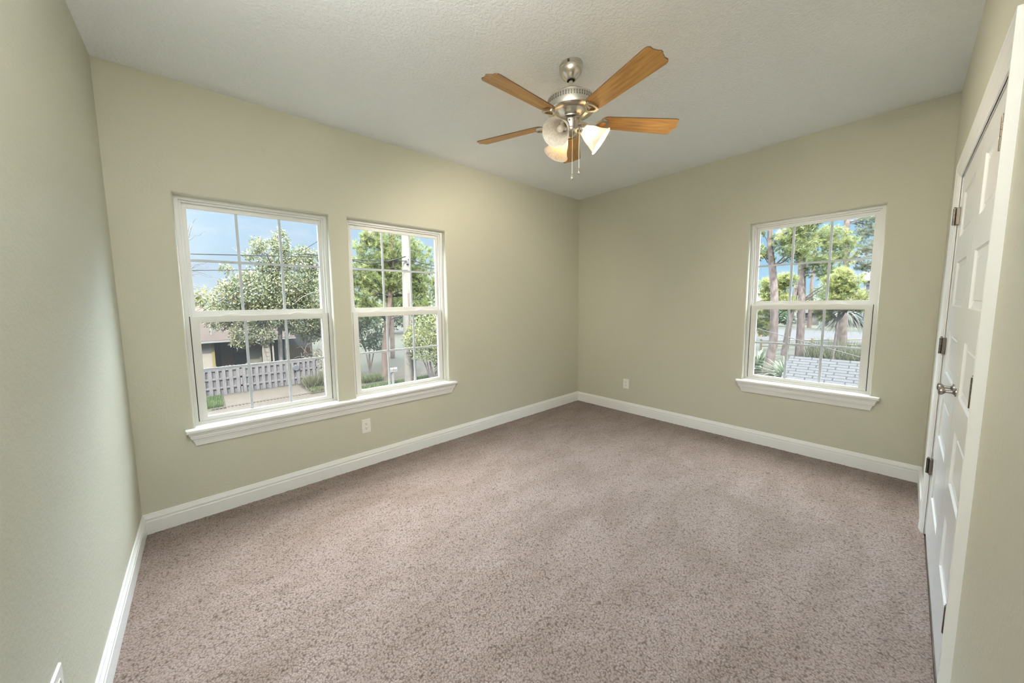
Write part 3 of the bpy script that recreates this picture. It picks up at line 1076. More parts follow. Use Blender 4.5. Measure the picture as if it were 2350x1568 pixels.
M_ladder = emat('aluminium_ladder', sc((0.62, 0.62, 0.62), KV))
M_sign = emat('white_sign', sc((0.80, 0.90, 0.92), KV))


def shingle_mat():
    m = mat('pale_shingles', (0.1, 0.1, 0.1), 0.9, spec=0.2)
    t = m.node_tree
    b = t.nodes['Principled BSDF']
    tc = N(t, 'ShaderNodeTexCoord')
    mp = N(t, 'ShaderNodeMapping')
    mp.inputs['Rotation'].default_value = (0, 0, 0)
    t.links.new(tc.outputs['UV'], mp.inputs[0])
    br = N(t, 'ShaderNodeTexBrick', offset=0.37, inp={'Scale': 1.0, 'Mortar Size': 0.016, 'Mortar Smooth': 0.1, 'Brick Width': 0.45, 'Row Height': 0.155})
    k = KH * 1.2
    br.inputs['Color1'].default_value = (*sc((0.83, 0.86, 0.92), k), 1)
    br.inputs['Color2'].default_value = (*sc((0.70, 0.73, 0.79), k), 1)
    br.inputs['Mortar'].default_value = (*sc((0.16, 0.17, 0.20), k), 1)
    t.links.new(mp.outputs[0], br.inputs['Vector'])
    t.links.new(br.outputs['Color'], b.inputs['Base Color'])
    return m


M_shingle = shingle_mat()


def leaf_mat(name, rough=0.5, trans=0.35):
    m = bpy.data.materials.new(name)
    m.use_nodes = True
    t = m.node_tree
    b = t.nodes['Principled BSDF']
    b.inputs['Roughness'].default_value = rough
    b.inputs['Specular IOR Level'].default_value = 0.25
    at = N(t, 'ShaderNodeAttribute', attribute_name='tint')
    t.links.new(at.outputs['Color'], b.inputs['Base Color'])
    tl = N(t, 'ShaderNodeBsdfTranslucent')
    t.links.new(at.outputs['Color'], tl.inputs[0])
    mx = N(t, 'ShaderNodeMixShader', inp={0: trans})
    o = t.nodes['Material Output']
    t.links.new(b.outputs[0], mx.inputs[1])
    t.links.new(tl.outputs[0], mx.inputs[2])
    t.links.new(mx.outputs[0], o.inputs[0])
    return m


M_leaf = leaf_mat('leaves')
M_needle = leaf_mat('pine_needles', 0.6, 0.45)


def unit(n):
    v = rng.normal(size=(n, 3))
    return v / np.linalg.norm(v, axis=1)[:, None]


def blob_points(blobs, n, shell=0.45):
    """points in a union of ellipsoids, thicker towards the skin; blobs = (cx,cy,cz,rx,ry,rz)"""
    B = np.array(blobs, float)
    w = (B[:, 3] * B[:, 4] * B[:, 5]) ** (2 / 3)
    k = rng.choice(len(B), n, p=w / w.sum())
    r = (shell + (1 - shell) * rng.random(n)) ** (1 / 1.6)
    return B[k, :3] + unit(n) * r[:, None] * B[k, 3:]


def pick(cols, n, jit=0.18):
    C = np.array(cols, float)
    c = C[rng.integers(0, len(C), n)]
    return np.clip(c * (1 + rng.normal(0, jit, (n, 1))), 0.002, 1)


def leaves(name, pts, length, width, cols, parent, up=0.4, matl=None, k=0.18):
    n = len(pts)
    d = unit(n) + np.array([0, 0, -0.15])
    d /= np.linalg.norm(d, axis=1)[:, None]
    nr = unit(n) + np.array([0, 0, up])
    s = np.cross(d, nr)
    s /= np.linalg.norm(s, axis=1)[:, None] + 1e-9
    L = length * (0.7 + 0.6 * rng.random((n, 1)))
    Wd = width * (0.7 + 0.6 * rng.random((n, 1)))
    v = np.stack([pts, pts + d * L * 0.5 + s * Wd * 0.5, pts + d * L, pts + d * L * 0.5 - s * Wd * 0.5], 1).reshape(-1, 3)
    f = np.arange(4 * n).reshape(n, 4)
    c = np.repeat(pick(cols, n) * k, 4, 0)
    o = np_mesh(name, v - np.array(parent.location if parent else (0, 0, 0)), f, matl or M_leaf, parent, c)
    o['kind'] = 'stuff'
    return o


def needles(name, centers, dirs, length, cols, parent, per=26, base=0.010, spread=0.9, k=0.18):
    """brush-like tufts of long needles"""
    n = len(centers)
    P = np.repeat(centers, per, 0)
    D = np.repeat(dirs, per, 0) + unit(n * per) * spread
    D /= np.linalg.norm(D, axis=1)[:, None]
    L = length * (0.7 + 0.5 * rng.random((n * per, 1)))
    s = np.cross(D, unit(n * per))
    s /= np.linalg.norm(s, axis=1)[:, None] + 1e-9
    P = P + np.repeat(dirs, per, 0) * (rng.random((n * per, 1)) - 0.5) * length * 0.7
    v = np.stack([P - s * base, P + s * base, P + D * L], 1).reshape(-1, 3)
    f = np.arange(3 * n * per).reshape(-1, 3)
    c = np.repeat(np.repeat(pick(cols, n, 0.15), per, 0) * (1 + rng.normal(0, 0.12, (n * per, 1))), 3, 0) * k
    o = np_mesh(name, v - np.array(parent.location), f, M_needle, parent, np.clip(c, 0.001, 1))
    o['kind'] = 'stuff'
    return o


def limb_curve(p0, p1, sag=0.0, wig=0.08, n=7):
    p0, p1 = Vector(p0), Vector(p1)
    L = (p1 - p0).length
    out = []
    for i in range(n):
        t = i / (n - 1)
        w = math.sin(PI * t)
        out.append(p0.lerp(p1, t) + Vector((random.uniform(-1, 1) * wig * L * 0.3 * w, random.uniform(-1, 1) * wig * L * w, sag * w + random.uniform(-1, 1) * wig * L * w)))
    return out


def tree_root(name, base, label, cat='tree', group=None):
    return tag(empty(name, base), label, cat, group)


def part_tubes(name, paths, matl, root, n=8):
    """one continuous mesh of trunk or limbs; paths = [(points, radii)] in world space"""
    mb = MB()
    lo = Vector(root.location)
    for pts, rad in paths:
        mb.tube([Vector(p) - lo for p in pts], rad, n)
    return mb.build(name, matl, root, smooth=True, fix=False)


def taper(n, a, b):
    return [a + (b - a) * i / (n - 1) for i in range(n)]


G_DARK = [(0.16, 0.24, 0.12), (0.22, 0.30, 0.16), (0.12, 0.19, 0.10)]
G_MAG = [(0.42, 0.50, 0.24), (0.30, 0.38, 0.20), (0.22, 0.30, 0.17), (0.52, 0.56, 0.30), (0.50, 0.42, 0.22), (0.60, 0.60, 0.38)]
G_PINE = [(0.52, 0.62, 0.20), (0.42, 0.54, 0.18), (0.64, 0.68, 0.28), (0.34, 0.44, 0.18)]
G_LIME = [(0.66, 0.72, 0.24), (0.52, 0.62, 0.20), (0.76, 0.78, 0.34), (0.42, 0.52, 0.18)]
G_MID = [(0.36, 0.46, 0.20), (0.28, 0.38, 0.18), (0.46, 0.54, 0.28)]

# ---- ground planes
tag(MB().box((-140, -60, GZ - 0.4), (260, 220, GZ)).build('ground', M_lawn), 'rough lawn and pine straw outside', 'ground', kind='structure')
tag(MB().box((-40, 4.0, GZ), (26, 15.55, GZ + 0.015)).build('floor_street', M_conc), 'pale concrete street in front of the fence', 'street', kind='structure')
tag(MB().box((-3.45, 15.55, GZ), (-0.10, 18.62, GZ + 0.02)).build('floor_driveway', M_conc), 'beige concrete driveway ending at the picket fence', 'driveway', kind='structure')
tag(MB().box((41.5, -40, GZ), (61.5, 60, GZ + 0.015)).build('floor_road', M_asph), 'grey asphalt road beyond the rail fence', 'road', kind='structure')
tag(MB().box((61.5, -40, GZ), (66.0, 60, GZ + 0.03)).build('floor_verge', M_grassf), 'green verge along the far side of the asphalt road', 'verge', kind='structure')
tag(MB().box((66.0, -40, GZ), (69.5, 60, GZ + 0.035)).build('floor_sidewalk', M_conc), 'pale path behind the far verge', 'path', kind='structure')
tag(MB().box((69.5, -40, GZ), (90, 60, GZ + 0.03)).build('floor_yard', M_grassf), 'green front yards across the asphalt road', 'yard', kind='structure')
tag(MB().box((14.0, 0.2, GZ), (27.0, 6.0, GZ + 0.02)).build('floor_straw_bed', M_straw), 'orange brown pine straw bed around the pine trunk', 'straw bed', kind='structure')
tag(MB().box((1.2, 15.0, GZ), (9.0, 20.5, GZ + 0.02)).build('floor_straw_yard', M_straw), 'orange brown pine straw under the pines behind the mailbox', 'straw bed', kind='structure')
m = MB()
for i in range(34):
    x0 = -3.95 + i * 0.135
    m.box((x0, 15.80 + 0.002 * i, GZ), (x0 + 0.085, 16.02 + 0.002 * i, GZ + 0.035))
tag(m.build('brick_edging', M_brick), 'dotted row of red bricks across the concrete driveway', 'brick edging')


def grass(name, x0, x1, y0, y1, n, h, cols, label, lean=0.5, w=0.018):
    P = np.c_[rng.uniform(x0, x1, n), rng.uniform(y0, y1, n), np.full(n, GZ)]
    D = unit(n) * lean
    D[:, 2] = 1
    D /= np.linalg.norm(D, axis=1)[:, None]
    s = np.cross(D, unit(n))
    s /= np.linalg.norm(s, axis=1)[:, None]
    L = h * (0.5 + rng.random((n, 1)))
    v = np.stack([P - s * w, P + s * w, P + D * L], 1).reshape(-1, 3)
    o = np_mesh(name, v, np.arange(3 * n).reshape(-1, 3), M_leaf, None, np.repeat(pick(cols, n), 3, 0) * 0.09)
    return tag(o, label, 'grass', kind='stuff')


grass('lawn_grass', -4.95, -3.55, 16.2, 18.35, 5000, 0.14, [(0.36, 0.58, 0.18), (0.48, 0.66, 0.24), (0.30, 0.48, 0.16)], 'bright green grass left of the concrete driveway')
grass('weedy_grass', 0.05, 2.0, 17.2, 18.15, 2600, 0.55, [(0.55, 0.55, 0.28), (0.62, 0.58, 0.36), (0.42, 0.48, 0.22)], 'tall weedy grass along the right end of the picket fence', 0.7)
grass('lawn_grass', 0.05, 2.2, 16.2, 16.95, 2500, 0.12, [(0.50, 0.58, 0.22), (0.62, 0.60, 0.30), (0.42, 0.50, 0.18)], 'short grass right of the driveway, before the weeds')
grass('lawn_grass', 2.3, 8.5, 14.8, 15.5, 4500, 0.13, [(0.40, 0.60, 0.20), (0.52, 0.68, 0.28)], 'green grass strip around the mailbox post')
grass('ornamental_grass', 29.5, 33.0, -1.6, 1.7, 900, 1.15, [(0.50, 0.55, 0.30), (0.60, 0.62, 0.40)], 'spiky ornamental grass showing over the pale shingle roof', 0.45, 0.03)

# ---- picket fence
fence = empty('picket_fence', (-1.75, 18.70, GZ))
tag(fence, 'weathered grey picket fence at the end of the driveway', 'fence')
p0 = None
hts = []
for k in range(44):
    x = -5.0 + k * 0.138
    front = (k % 2 == 0)
    hgt = 1.50 + random.uniform(-0.03, 0.03) - 0.008 * k * 0.138
    if p0 is None:
        w = 0.066
        prof = [(-w, 0.05), (w, 0.05), (w, 1.44), (w * 0.45, 1.5), (-w * 0.45, 1.5), (-w, 1.44)]
        p0 = MB().extrude(prof, lambda p: (p[0], 0, p[1]), lambda p: (p[0], 0.019, p[1])).build('picket', M_picket, fence)
        o = p0
    else:
        o = p0.copy()
        COL.objects.link(o)
    o.location = (x + 1.75, -0.055 if front else 0.036, random.uniform(-0.03, 0.02))
    o.rotation_euler = (0, random.uniform(-0.02, 0.02), 0)
    o.scale = (1, 1, hgt / 1.5)
for z in (0.35, 0.80, 1.25):
    MB().box((-3.4, -0.034, z), (2.72, 0.034, z + 0.085)).build('rail', M_picket, fence)
for x in (-3.2, -0.9, 1.3, 2.70):
    MB().box((x - 0.045, -0.034, 0), (x + 0.045, 0.034, 1.42)).build('post', M_picket, fence)
tag(MB().lathe([(0, 0), (0.15, 0), (0.17, 0.015), (0.17, 0.03), (0.15, 0.045), (0, 0.05)], 28, (-0.12, 18.575, -2.02), axis=(0, 1, 0)).build('round_lid', M_disc),
    'round blue grey disc hung on the picket fence', 'disc')

# ---- house with the brown roof
hs = empty('bungalow', (-2.0, 28.0, GZ))
tag(hs, 'low beige bungalow with brown shingle roof behind the picket fence', 'house')
hq = lambda x, y, z: (x + 2.0, y - 28.0, z - GZ)
wl = MB()
for (x0, x1, z0, z1) in ((-9, -3.60, GZ, -0.95), (-3.60, -0.62, -1.10, -0.95), (-0.62, -0.10, GZ, -1.0), (-3.60, -2.50, GZ, GZ + 0.02)):
    wl.box(hq(x0, 28.0, z0), hq(x1, 28.2, z1))
wl.build('wall', M_hwall, hs)
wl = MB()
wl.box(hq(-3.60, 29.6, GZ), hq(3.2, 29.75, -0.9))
wl.build('porch_wall', M_shadow, hs)  # back wall coloured as deep porch shade
rf = MB()
rf.add([hq(-12, 27.45, -0.93), hq(-1.6, 27.45, -0.93), hq(-1.6, 33.5, 1.35), hq(-12, 33.5, 1.35), hq(-12, 27.45, -0.87), hq(-1.6, 27.45, -0.87), hq(-1.6, 33.5, 1.42), hq(-12, 33.5, 1.42)],
       [(0, 3, 2, 1), (4, 5, 6, 7), (0, 1, 5, 4), (1, 2, 6, 5), (2, 3, 7, 6), (3, 0, 4, 7)])
rf.build('roof', M_hroof, hs)
rf = MB()
rf.add([hq(-2.4, 27.6, -1.02), hq(1.6, 27.6, -1.02), hq(1.2, 30.5, -0.25), hq(-2.4, 30.5, -0.25), hq(-2.4, 27.6, -0.96), hq(1.6, 27.6, -0.96), hq(1.2, 30.5, -0.18), hq(-2.4, 30.5, -0.18)],
       [(0, 3, 2, 1), (4, 5, 6, 7), (0, 1, 5, 4), (1, 2, 6, 5), (2, 3, 7, 6), (3, 0, 4, 7)])
rf.build('porch_roof', M_hroof, hs)
MB().box(hq(-12, 27.40, -1.02), hq(-1.6, 27.46, -0.90)).build('fascia', M_fascia, hs)
MB().box(hq(-2.4, 27.55, -1.10), hq(1.6, 27.61, -1.00)).build('porch_fascia', M_fascia, hs)
MB().box(hq(-3.62, 27.93, GZ), hq(-3.46, 28.05, -1.08)).build('yellow_post', M_yellow, hs)
MB().box(hq(0.02, 27.93, GZ), hq(0.12, 28.05, -1.05)).build('porch_post', M_hwall, hs)
MB().box(hq(-3.10, 29.45, GZ), hq(-2.35, 29.58, -2.05)).build('door', M_bdoor, hs)
MB().box(hq(-3.10, 29.45, -2.05), hq(-2.35, 29.56, -1.15)).build('window', M_pane, hs)
MB().box(hq(-2.28, 29.45, -2.05), hq(-1.62, 29.56, -1.75)).build('window', M_tan, hs)
MB().box(hq(-1.45, 28.6, GZ), hq(-0.62, 28.75, -1.1)).build('porch_panel', M_tan, hs)
vp = MB().tube([hq(-3.55, 28.4, -0.60), hq(-3.55, 28.4, 0.0)], 0.05, 10)
vp.build('vent_pipe', M_fascia, hs)
ld_ = empty('ladder', (-0.40, 27.75, GZ))
tag(ld_, 'metal ladder leaning on the beige bungalow wall', 'ladder')
for s in (-0.17, 0.17):
    MB().tube([(s, -0.25, 0), (s, 0.18, 1.65)], 0.022, 6).build('side_rail', M_ladder, ld_)
for i in range(6):
    t = (i + 0.6) / 6.4
    MB().tube([(-0.17, -0.25 + 0.43 * t, 1.65 * t), (0.17, -0.25 + 0.43 * t, 1.65 * t)], 0.015, 6).build('rung', M_ladder, ld_)

# brown fence and brush to the right of the bungalow
bf = empty('board_fence', (1.4, 24.0, GZ))
tag(bf, 'brown board fence behind the right end of the picket fence', 'fence')
b0 = None
for k in range(9):
    if b0 is None:
        b0 = MB().box((-0.075, 0, 0), (0.075, 0.02, 1.75)).build('board', M_oldwood, bf)
        o = b0
    else:
        o = b0.copy()
        COL.objects.link(o)
    o.location = (-0.85 + k * 0.165, 0.05 * k, -0.04 * k + random.uniform(-0.03, 0.05))
MB().box((-0.95, 0.42, 1.0), (0.62, 0.46, 1.1)).build('rail', M_oldwood, bf)
br = tree_root('brush_pile', (1.7, 20.6, GZ), 'tangled brown brush pile beside the right end of the picket fence', 'brush pile')
paths = []
for k in range(60):
    a = Vector((random.uniform(0.7, 2.9), random.uniform(20.0, 21.4), GZ + random.uniform(0.1, 1.6)))
    b = a + Vector((random.uniform(-.8, .8), random.uniform(-.4, .4), random.uniform(-0.3, .7)))
    paths.append((limb_curve(a, b, 0.15, 0.15, 5), taper(5, 0.018, 0.006)))
part_tubes('twigs', paths, emat('dry_twig', sc((0.52, 0.38, 0.28), KV), sc((0.66, 0.54, 0.42), KV), 3), br, 5)
leaves('leaves', blob_points([(1.7, 20.7, GZ + 0.6, 1.2, 0.5, 0.9)], 700), 0.16, 0.06, [(0.60, 0.48, 0.30), (0.52, 0.52, 0.28)], br)

# ---- magnolia
mg = tree_root('magnolia_tree', (-0.25, 22.0, GZ), 'big broadleaf tree with pale trunk between picket fence and bungalow')
tp = [(-0.28, 22.0, GZ), (-0.33, 22.0, -1.9), (-0.30, 22.0, -0.6), (-0.22, 22.0, 0.6), (-0.1, 22.05, 2.2), (-0.3, 22.1, 4.2)]
paths = [(tp, [0.16, 0.125, 0.125, 0.12, 0.09, 0.04])]
paths.append(([(0.10, 22.3, GZ), (0.02, 22.25, -1.5), (0.10, 22.2, -0.2), (0.3, 22.2, 1.4)], [0.09, 0.075, 0.07, 0.05]))
part_tubes('trunk', paths, M_palebark, mg, 10)
paths = []
for k in range(16):
    z = random.uniform(-0.3, 3.6)
    a = Vector((-0.2, 22.0, z))
    b = a + Vector((random.uniform(-2.4, 2.2), random.uniform(-1.6, 1.0), random.uniform(0.4, 2.0)))
    paths.append((limb_curve(a, b, 0.1, 0.07, 6), taper(6, 0.05, 0.012)))
paths.append((limb_curve((0.2, 21.0, 1.4), (2.2, 20.4, 2.6), 0.1, 0.04, 7), taper(7, 0.04, 0.015)))
part_tubes('limbs', paths, M_palebark, mg, 6)
blobs = [(-0.6, 22, 2.4, 2.0, 1.7, 1.7), (0.6, 22, 3.2, 1.7, 1.5, 1.9), (-1.7, 22, 2.2, 1.5, 1.3, 1.4), (-0.4, 22, 4.4, 1.1, 1.0, 1.1), (0.1, 22, 5.35, 0.55, 0.6, 0.75),
         (1.3, 22, 4.4, 0.75, 0.8, 0.95), (2.0, 22, 2.0, 1.2, 1.2, 2.2), (-1.15, 21.8, 5.0, 0.40, 0.5, 0.55), (-1.6, 21.6, 4.4, 0.30, 0.4, 0.35), (2.0, 22, 4.3, 0.6, 0.7, 0.8),
         (-2.7, 22, 1.6, 0.9, 0.9, 1.5), (-2.1, 21.5, 0.0, 0.85, 0.8, 0.75), (-2.35, 21.3, -0.55, 0.55, 0.5, 0.45), (-1.3, 21.4, -0.35, 0.75, 0.6, 0.55), (0.9, 21.9, 0.3, 1.3, 1.0, 0.8),
         (1.5, 22.4, -0.3, 0.8, 0.8, 0.8), (-0.5, 22, 0.6, 1.3, 1.1, 0.7), (-2.75, 21.8, 3.6, 0.35, 0.4, 0.25), (0.15, 22, 6.0, 0.22, 0.3, 0.3), (-3.3, 22.2, 0.9, 0.8, 0.8, 0.9), (0.2, 21.9, 1.4, 2.2, 1.2, 0.9), (-1.8, 21.9, 0.9, 1.2, 1.0, 0.7), (2.2, 22.2, 0.4, 0.9, 0.9, 1.1)]
leaves('foliage', blob_points(blobs, 30000), 0.17, 0.075, G_MAG, mg, 0.5)

# ---- neighbours of the magnolia
def bush(name, base, blobs, n, L, Wd, cols, label, cat='shrub', stems=5, group=None, bark=None, k=0.18):
    r = tree_root(name, base, label, cat, group)
    B = np.array(blobs)
    paths = []
    for i in range(stems):
        b = B[i % len(B)]
        paths.append((limb_curve((base[0] + random.uniform(-.1, .1), base[1], base[2]), (b[0], b[1], b[2]), 0.0, 0.05, 6), taper(6, 0.06, 0.015)))
    part_tubes('stems', paths, bark or M_bark, r, 6)
    leaves('foliage', blob_points(blobs, n), L, Wd, cols, r, k=k)
    return r


bush('yellow_green_tree', (-5.0, 36.0, GZ), [(-5.3, 36, 1.6, 1.9, 1.2, 1.7), (-3.9, 36, 1.2, 1.3, 1.0, 1.5), (-6.4, 36, 0.8, 1.5, 1.2, 1.6), (-3.5, 36, 2.2, 0.8, 0.8, 0.9)], 2600, 0.45, 0.09,
     [(0.58, 0.62, 0.26), (0.44, 0.50, 0.22), (0.66, 0.66, 0.34)], 'yellow green tree rising behind the bungalow roof, left of the broadleaf tree', 'tree', k=0.18)
bush('dark_tree', (3.0, 34.0, GZ), [(2.6, 34, 0.4, 2.6, 1.8, 2.6), (4.4, 34, 1.6, 2.0, 1.8, 2.6), (1.2, 34, -0.6, 1.6, 1.5, 1.6), (3.4, 34, 3.2, 1.6, 1.4, 1.5)], 7500, 0.24, 0.10,
     [(0.24, 0.32, 0.18), (0.32, 0.40, 0.24), (0.18, 0.26, 0.14)], 'dark green tree behind the brown board fence', 'tree', 8)
bt = tree_root('bare_tree', (-5.2, 17.5, GZ), 'leafless tree with thin branches at the left window edge', 'tree')
paths = [([(-5.2, 17.5, GZ), (-5.2, 17.5, -0.5), (-5.0, 17.4, 1.4), (-4.6, 17.2, 3.2), (-4.3, 17.0, 4.2), (-4.12, 17.0, 5.0)], [0.10, 0.09, 0.06, 0.035, 0.02, 0.008])]
for k in range(26):
    a = Vector((random.uniform(-5.1, -4.3), 17.2 + random.uniform(-.3, .3), random.uniform(0.6, 3.6)))
    b = a + Vector((random.uniform(0.2, 1.4), random.uniform(-.4, .4), random.uniform(-0.25, 0.9)))
    paths.append((limb_curve(a, b, 0.12, 0.07, 6), taper(6, 0.014, 0.005)))
for (a, b) in (((-4.4, 17, 4.1), (-3.55, 17, 4.75)), ((-4.2, 17, 4.4), (-3.9, 17, 5.25)), ((-4.5, 17, 2.4), (-3.2, 17, 2.0)), ((-4.6, 17, 1.9), (-3.0, 17, 1.62)), ((-4.4, 17, 2.9), (-3.4, 17, 3.5))):
    paths.append((limb_curve(a, b, 0.1, 0.06, 7), taper(7, 0.016, 0.005)))
part_tubes('branches', paths, M_twig, bt, 5)

# ---- utility poles and lines
up = empty('utility_pole', (0.36, 14.4, GZ))
tag(up, 'slim pale pole at the right edge of the left window', 'utility pole')
MB().tube([(0, 0, 0), (-0.02, 0, 2.0), (0.02, 0, 6.10)], [0.125, 0.12, 0.105], 14).build('shaft', M_pole, up, smooth=True)
MB().lathe([(0, 0), (0.04, 0), (0.04, 0.1), (0, 0.1)], 10, (-0.1, -0.02, 6.0)).build('insulator', M_fascia, up)
up2 = empty('utility_pole', (4.66, 14.4, GZ))
tag(up2, 'thick wooden utility pole beside the mailbox, cables attached', 'utility pole')
MB().tube([(-0.06, 0, 0), (-0.01, 0, 4.4), (0.07, 0, 8.2), (0.1, 0, 10.0)], [0.235, 0.228, 0.222, 0.21], 18).build('shaft', M_pole, up2, smooth=True)
MB().tube([(0.25, -0.12, 0), (0.24, -0.12, 1.75)], 0.10, 12).build('stub_post', M_pole, up2, smooth=True)
MB().tube([(-0.02, -0.245, 0.2), (-0.02, -0.245, 5.0)], 0.03, 8).build('conduit', M_oldwood, up2, smooth=True)
MB().lathe([(0, 0), (0.07, 0), (0.07, 0.12), (0, 0.12)], 10, (0.0, -0.26, 6.55)).build('bracket', M_steel, up2)


def wire(name, pts, r, label, sag=0.0, matl=None):
    P = []
    for a, b in zip(pts[:-1], pts[1:]):
        a, b = Vector(a), Vector(b)
        for i in range(10):
            t = i / 10
            P.append(a.lerp(b, t) - Vector((0, 0, sag * 4 * t * (1 - t))))
    P.append(Vector(pts[-1]))
    lo = P[0].copy()
    o = MB().tube([p - lo for p in P], r, 6).build(name, matl or M_cable, None, smooth=True)
    o.location = lo
    return tag(o, label, 'cable')


wire('power_line', [(-26, 14.4, 2.55), (0.36, 14.28, 3.62), (4.62, 14.15, 3.70)], 0.022, 'upper black power line across the left window', 0.05)
wire('power_line', [(-26, 14.4, 1.6), (0.32, 14.26, 3.06), (4.62, 14.15, 3.22)], 0.016, 'lower thin power line across the left window', 0.03)
wire('power_line', [(4.70, 14.15, 3.80), (6.9, 14.2, 3.50), (16, 14.4, 3.3)], 0.026, 'upper cable running right from the thick pole', 0.04)
wire('power_line', [(4.70, 14.15, 3.62), (6.9, 14.2, 3.34), (16, 14.4, 3.0)], 0.02, 'lower cable running right from the thick pole', 0.05)
wire('power_line', [(4.50, 14.05, 3.92), (3.5, 14.2, 3.60), (2.7, 14.6, 3.48), (1.6, 15.0, 3.75), (0.0, 15.6, 3.9)], 0.034, 'thick drooping cable left of the utility pole', 0.01)
wire('guy_wire', [(4.6, 14.2, 7.4), (-4.0, 17.0, 1.2)], 0.014, 'thin diagonal guy wire rising to the thick pole')
wire('guy_wire', [(16, 10.7, 2.72), (16, 1.457, 0.006), (16, -1.84, -0.97), (16, -8.6, -2.98)], 0.016, 'slanting cable over the shingle roof and rail fence', 0.0, M_steel)

# ---- mailbox
mbx = empty('mailbox', (3.72, 14.5, GZ))
tag(mbx, 'white mailbox on a post beside the utility pole', 'mailbox')
MB().box((-0.05, -0.05, 0), (0.05, 0.05, 0.82)).build('post', M_mbox, mbx, bevel=0.006)
prof = [(-0.085, 0.80), (0.085, 0.80), (0.085, 0.94)] + [(0.085 * math.cos(t), 0.94 + 0.085 * math.sin(t)) for t in np.linspace(0.2, PI - 0.2, 8)] + [(-0.085, 0.94)]
MB().extrude(prof, lambda p: (-0.17, p[0], p[1]), lambda p: (0.24, p[0], p[1])).build('box', M_mbox, mbx)
MB().box((0.0, -0.10, 0.90), (0.02, -0.088, 1.04)).build('flag', M_orange, mbx)

# ---- pines behind the mailbox
def pine(name, base, trunk, rad, blobs, ntuft, label, cols=G_PINE, L=0.26, per=24, limbs=14, bark=None, zmin=0.0, group=None, k=0.18, extra=()):
    r = tree_root(name, base, label, 'pine tree', group)
    part_tubes('trunk', [(trunk, rad)] + list(extra), bark or M_bark, r, 10)
    B = np.array(blobs, float)
    T = [Vector(p) for p in trunk]
    paths = []
    for i in range(limbs):
        b = B[i % len(B)]
        tgt = Vector(b[:3]) + Vector((random.uniform(-.6, .6) * b[3], random.uniform(-.6, .6) * b[4], random.uniform(-.5, .5) * b[5]))
        best = min(T[1:], key=lambda p: (p - tgt).length + (0.6 if p.z > tgt.z else 0))
        paths.append((limb_curve(best, tgt, 0.12, 0.06, 7), taper(7, 0.055, 0.012)))
    part_tubes('limbs', paths, M_twig, r, 6)
    c = blob_points(blobs, ntuft, 0.25)
    ctr = np.array(base, float)
    d = unit(ntuft) * 0.7 + np.array([0, 0, 0.5])
    d /= np.linalg.norm(d, axis=1)[:, None]
    needles('needles', c, d, L, cols, r, per, k=k)
    return r


pine('pine_tree', (4.5, 17.2, GZ), [(4.45, 17.2, GZ), (4.5, 17.2, -1.2), (4.75, 17.2, 0.4), (4.95, 17.2, 1.9), (5.2, 17.2, 3.6), (5.3, 17.2, 6.5)], [0.24, 0.20, 0.17, 0.16, 0.13, 0.08],
     [(4.2, 17.2, 4.6, 1.3, 1.2, 1.3), (5.7, 17.4, 5.0, 1.4, 1.3, 1.5), (6.8, 17.2, 4.0, 1.2, 1.2, 1.5), (3.3, 17.2, 3.2, 1.1, 1.1, 1.0), (2.9, 17, 2.0, 0.9, 1.0, 0.9), (4.4, 17.6, 2.8, 1.3, 1.2, 1.1),
      (5.9, 17.3, 3.0, 1.4, 1.2, 1.2), (7.5, 17.2, 2.4, 1.2, 1.2, 1.2), (3.5, 17.2, 1.1, 0.9, 1, 0.7), (6.4, 17.2, 1.4, 1.2, 1.2, 0.8), (3.9, 17, 5.3, 0.6, 0.6, 0.7), (2.4, 17, 3.4, 0.5, 0.6, 0.6)], 3000,
     'tall yellow green pine with reddish trunk behind the utility pole', limbs=22, bark=M_bark_red)
pine('pine_tree', (8.0, 24.0, GZ), [(8.0, 24, GZ), (8.1, 24, 1), (8.2, 24, 4), (8.3, 24, 8)], [0.2, 0.17, 0.14, 0.06],
     [(7.8, 24, 4.0, 1.8, 1.4, 1.6), (9.2, 24, 2.6, 1.8, 1.4, 1.6), (7.0, 24, 2.0, 1.6, 1.3, 1.4), (8.5, 24, 5.6, 1.2, 1, 1.1), (6.0, 24, 0.6, 1.5, 1.2, 1.3)], 1500,
     'hazier pine filling in behind the reddish trunk', L=0.30)
bush('dark_shrub', (4.3, 19.4, GZ), [(4.3, 19.4, -0.3, 1.0, 0.8, 1.2), (3.7, 19.3, 0.4, 0.9, 0.7, 0.8), (4.9, 19.4, -1.0, 0.7, 0.7, 0.7)], 2600, 0.16, 0.08, [(0.24, 0.34, 0.18), (0.32, 0.42, 0.24), (0.20, 0.28, 0.14)],
     'dark green shrub left of the reddish pine trunk')
bush('lime_bush', (5.45, 13.25, GZ), [(5.2, 13.25, -0.1, 1.2, 0.7, 1.0), (6.1, 13.25, 0.1, 1.05, 0.7, 1.0), (6.1, 13.25, -1.0, 0.9, 0.6, 1.0), (4.5, 13.2, -0.4, 0.75, 0.6, 0.75), (6.3, 13.25, -2.0, 0.8, 0.7, 0.9), (5.0, 13.2, -1.1, 0.8, 0.6, 0.5)], 5200,
     0.17, 0.055, G_LIME, 'bright yellow green bush in front of the utility pole', stems=7, bark=M_twig, k=0.17)
grass('low_weeds', 2.75, 3.9, 16.2, 17.0, 1300, 0.4, [(0.42, 0.54, 0.22), (0.54, 0.58, 0.30)], 'low weeds left of the reddish pine trunk', 0.8)

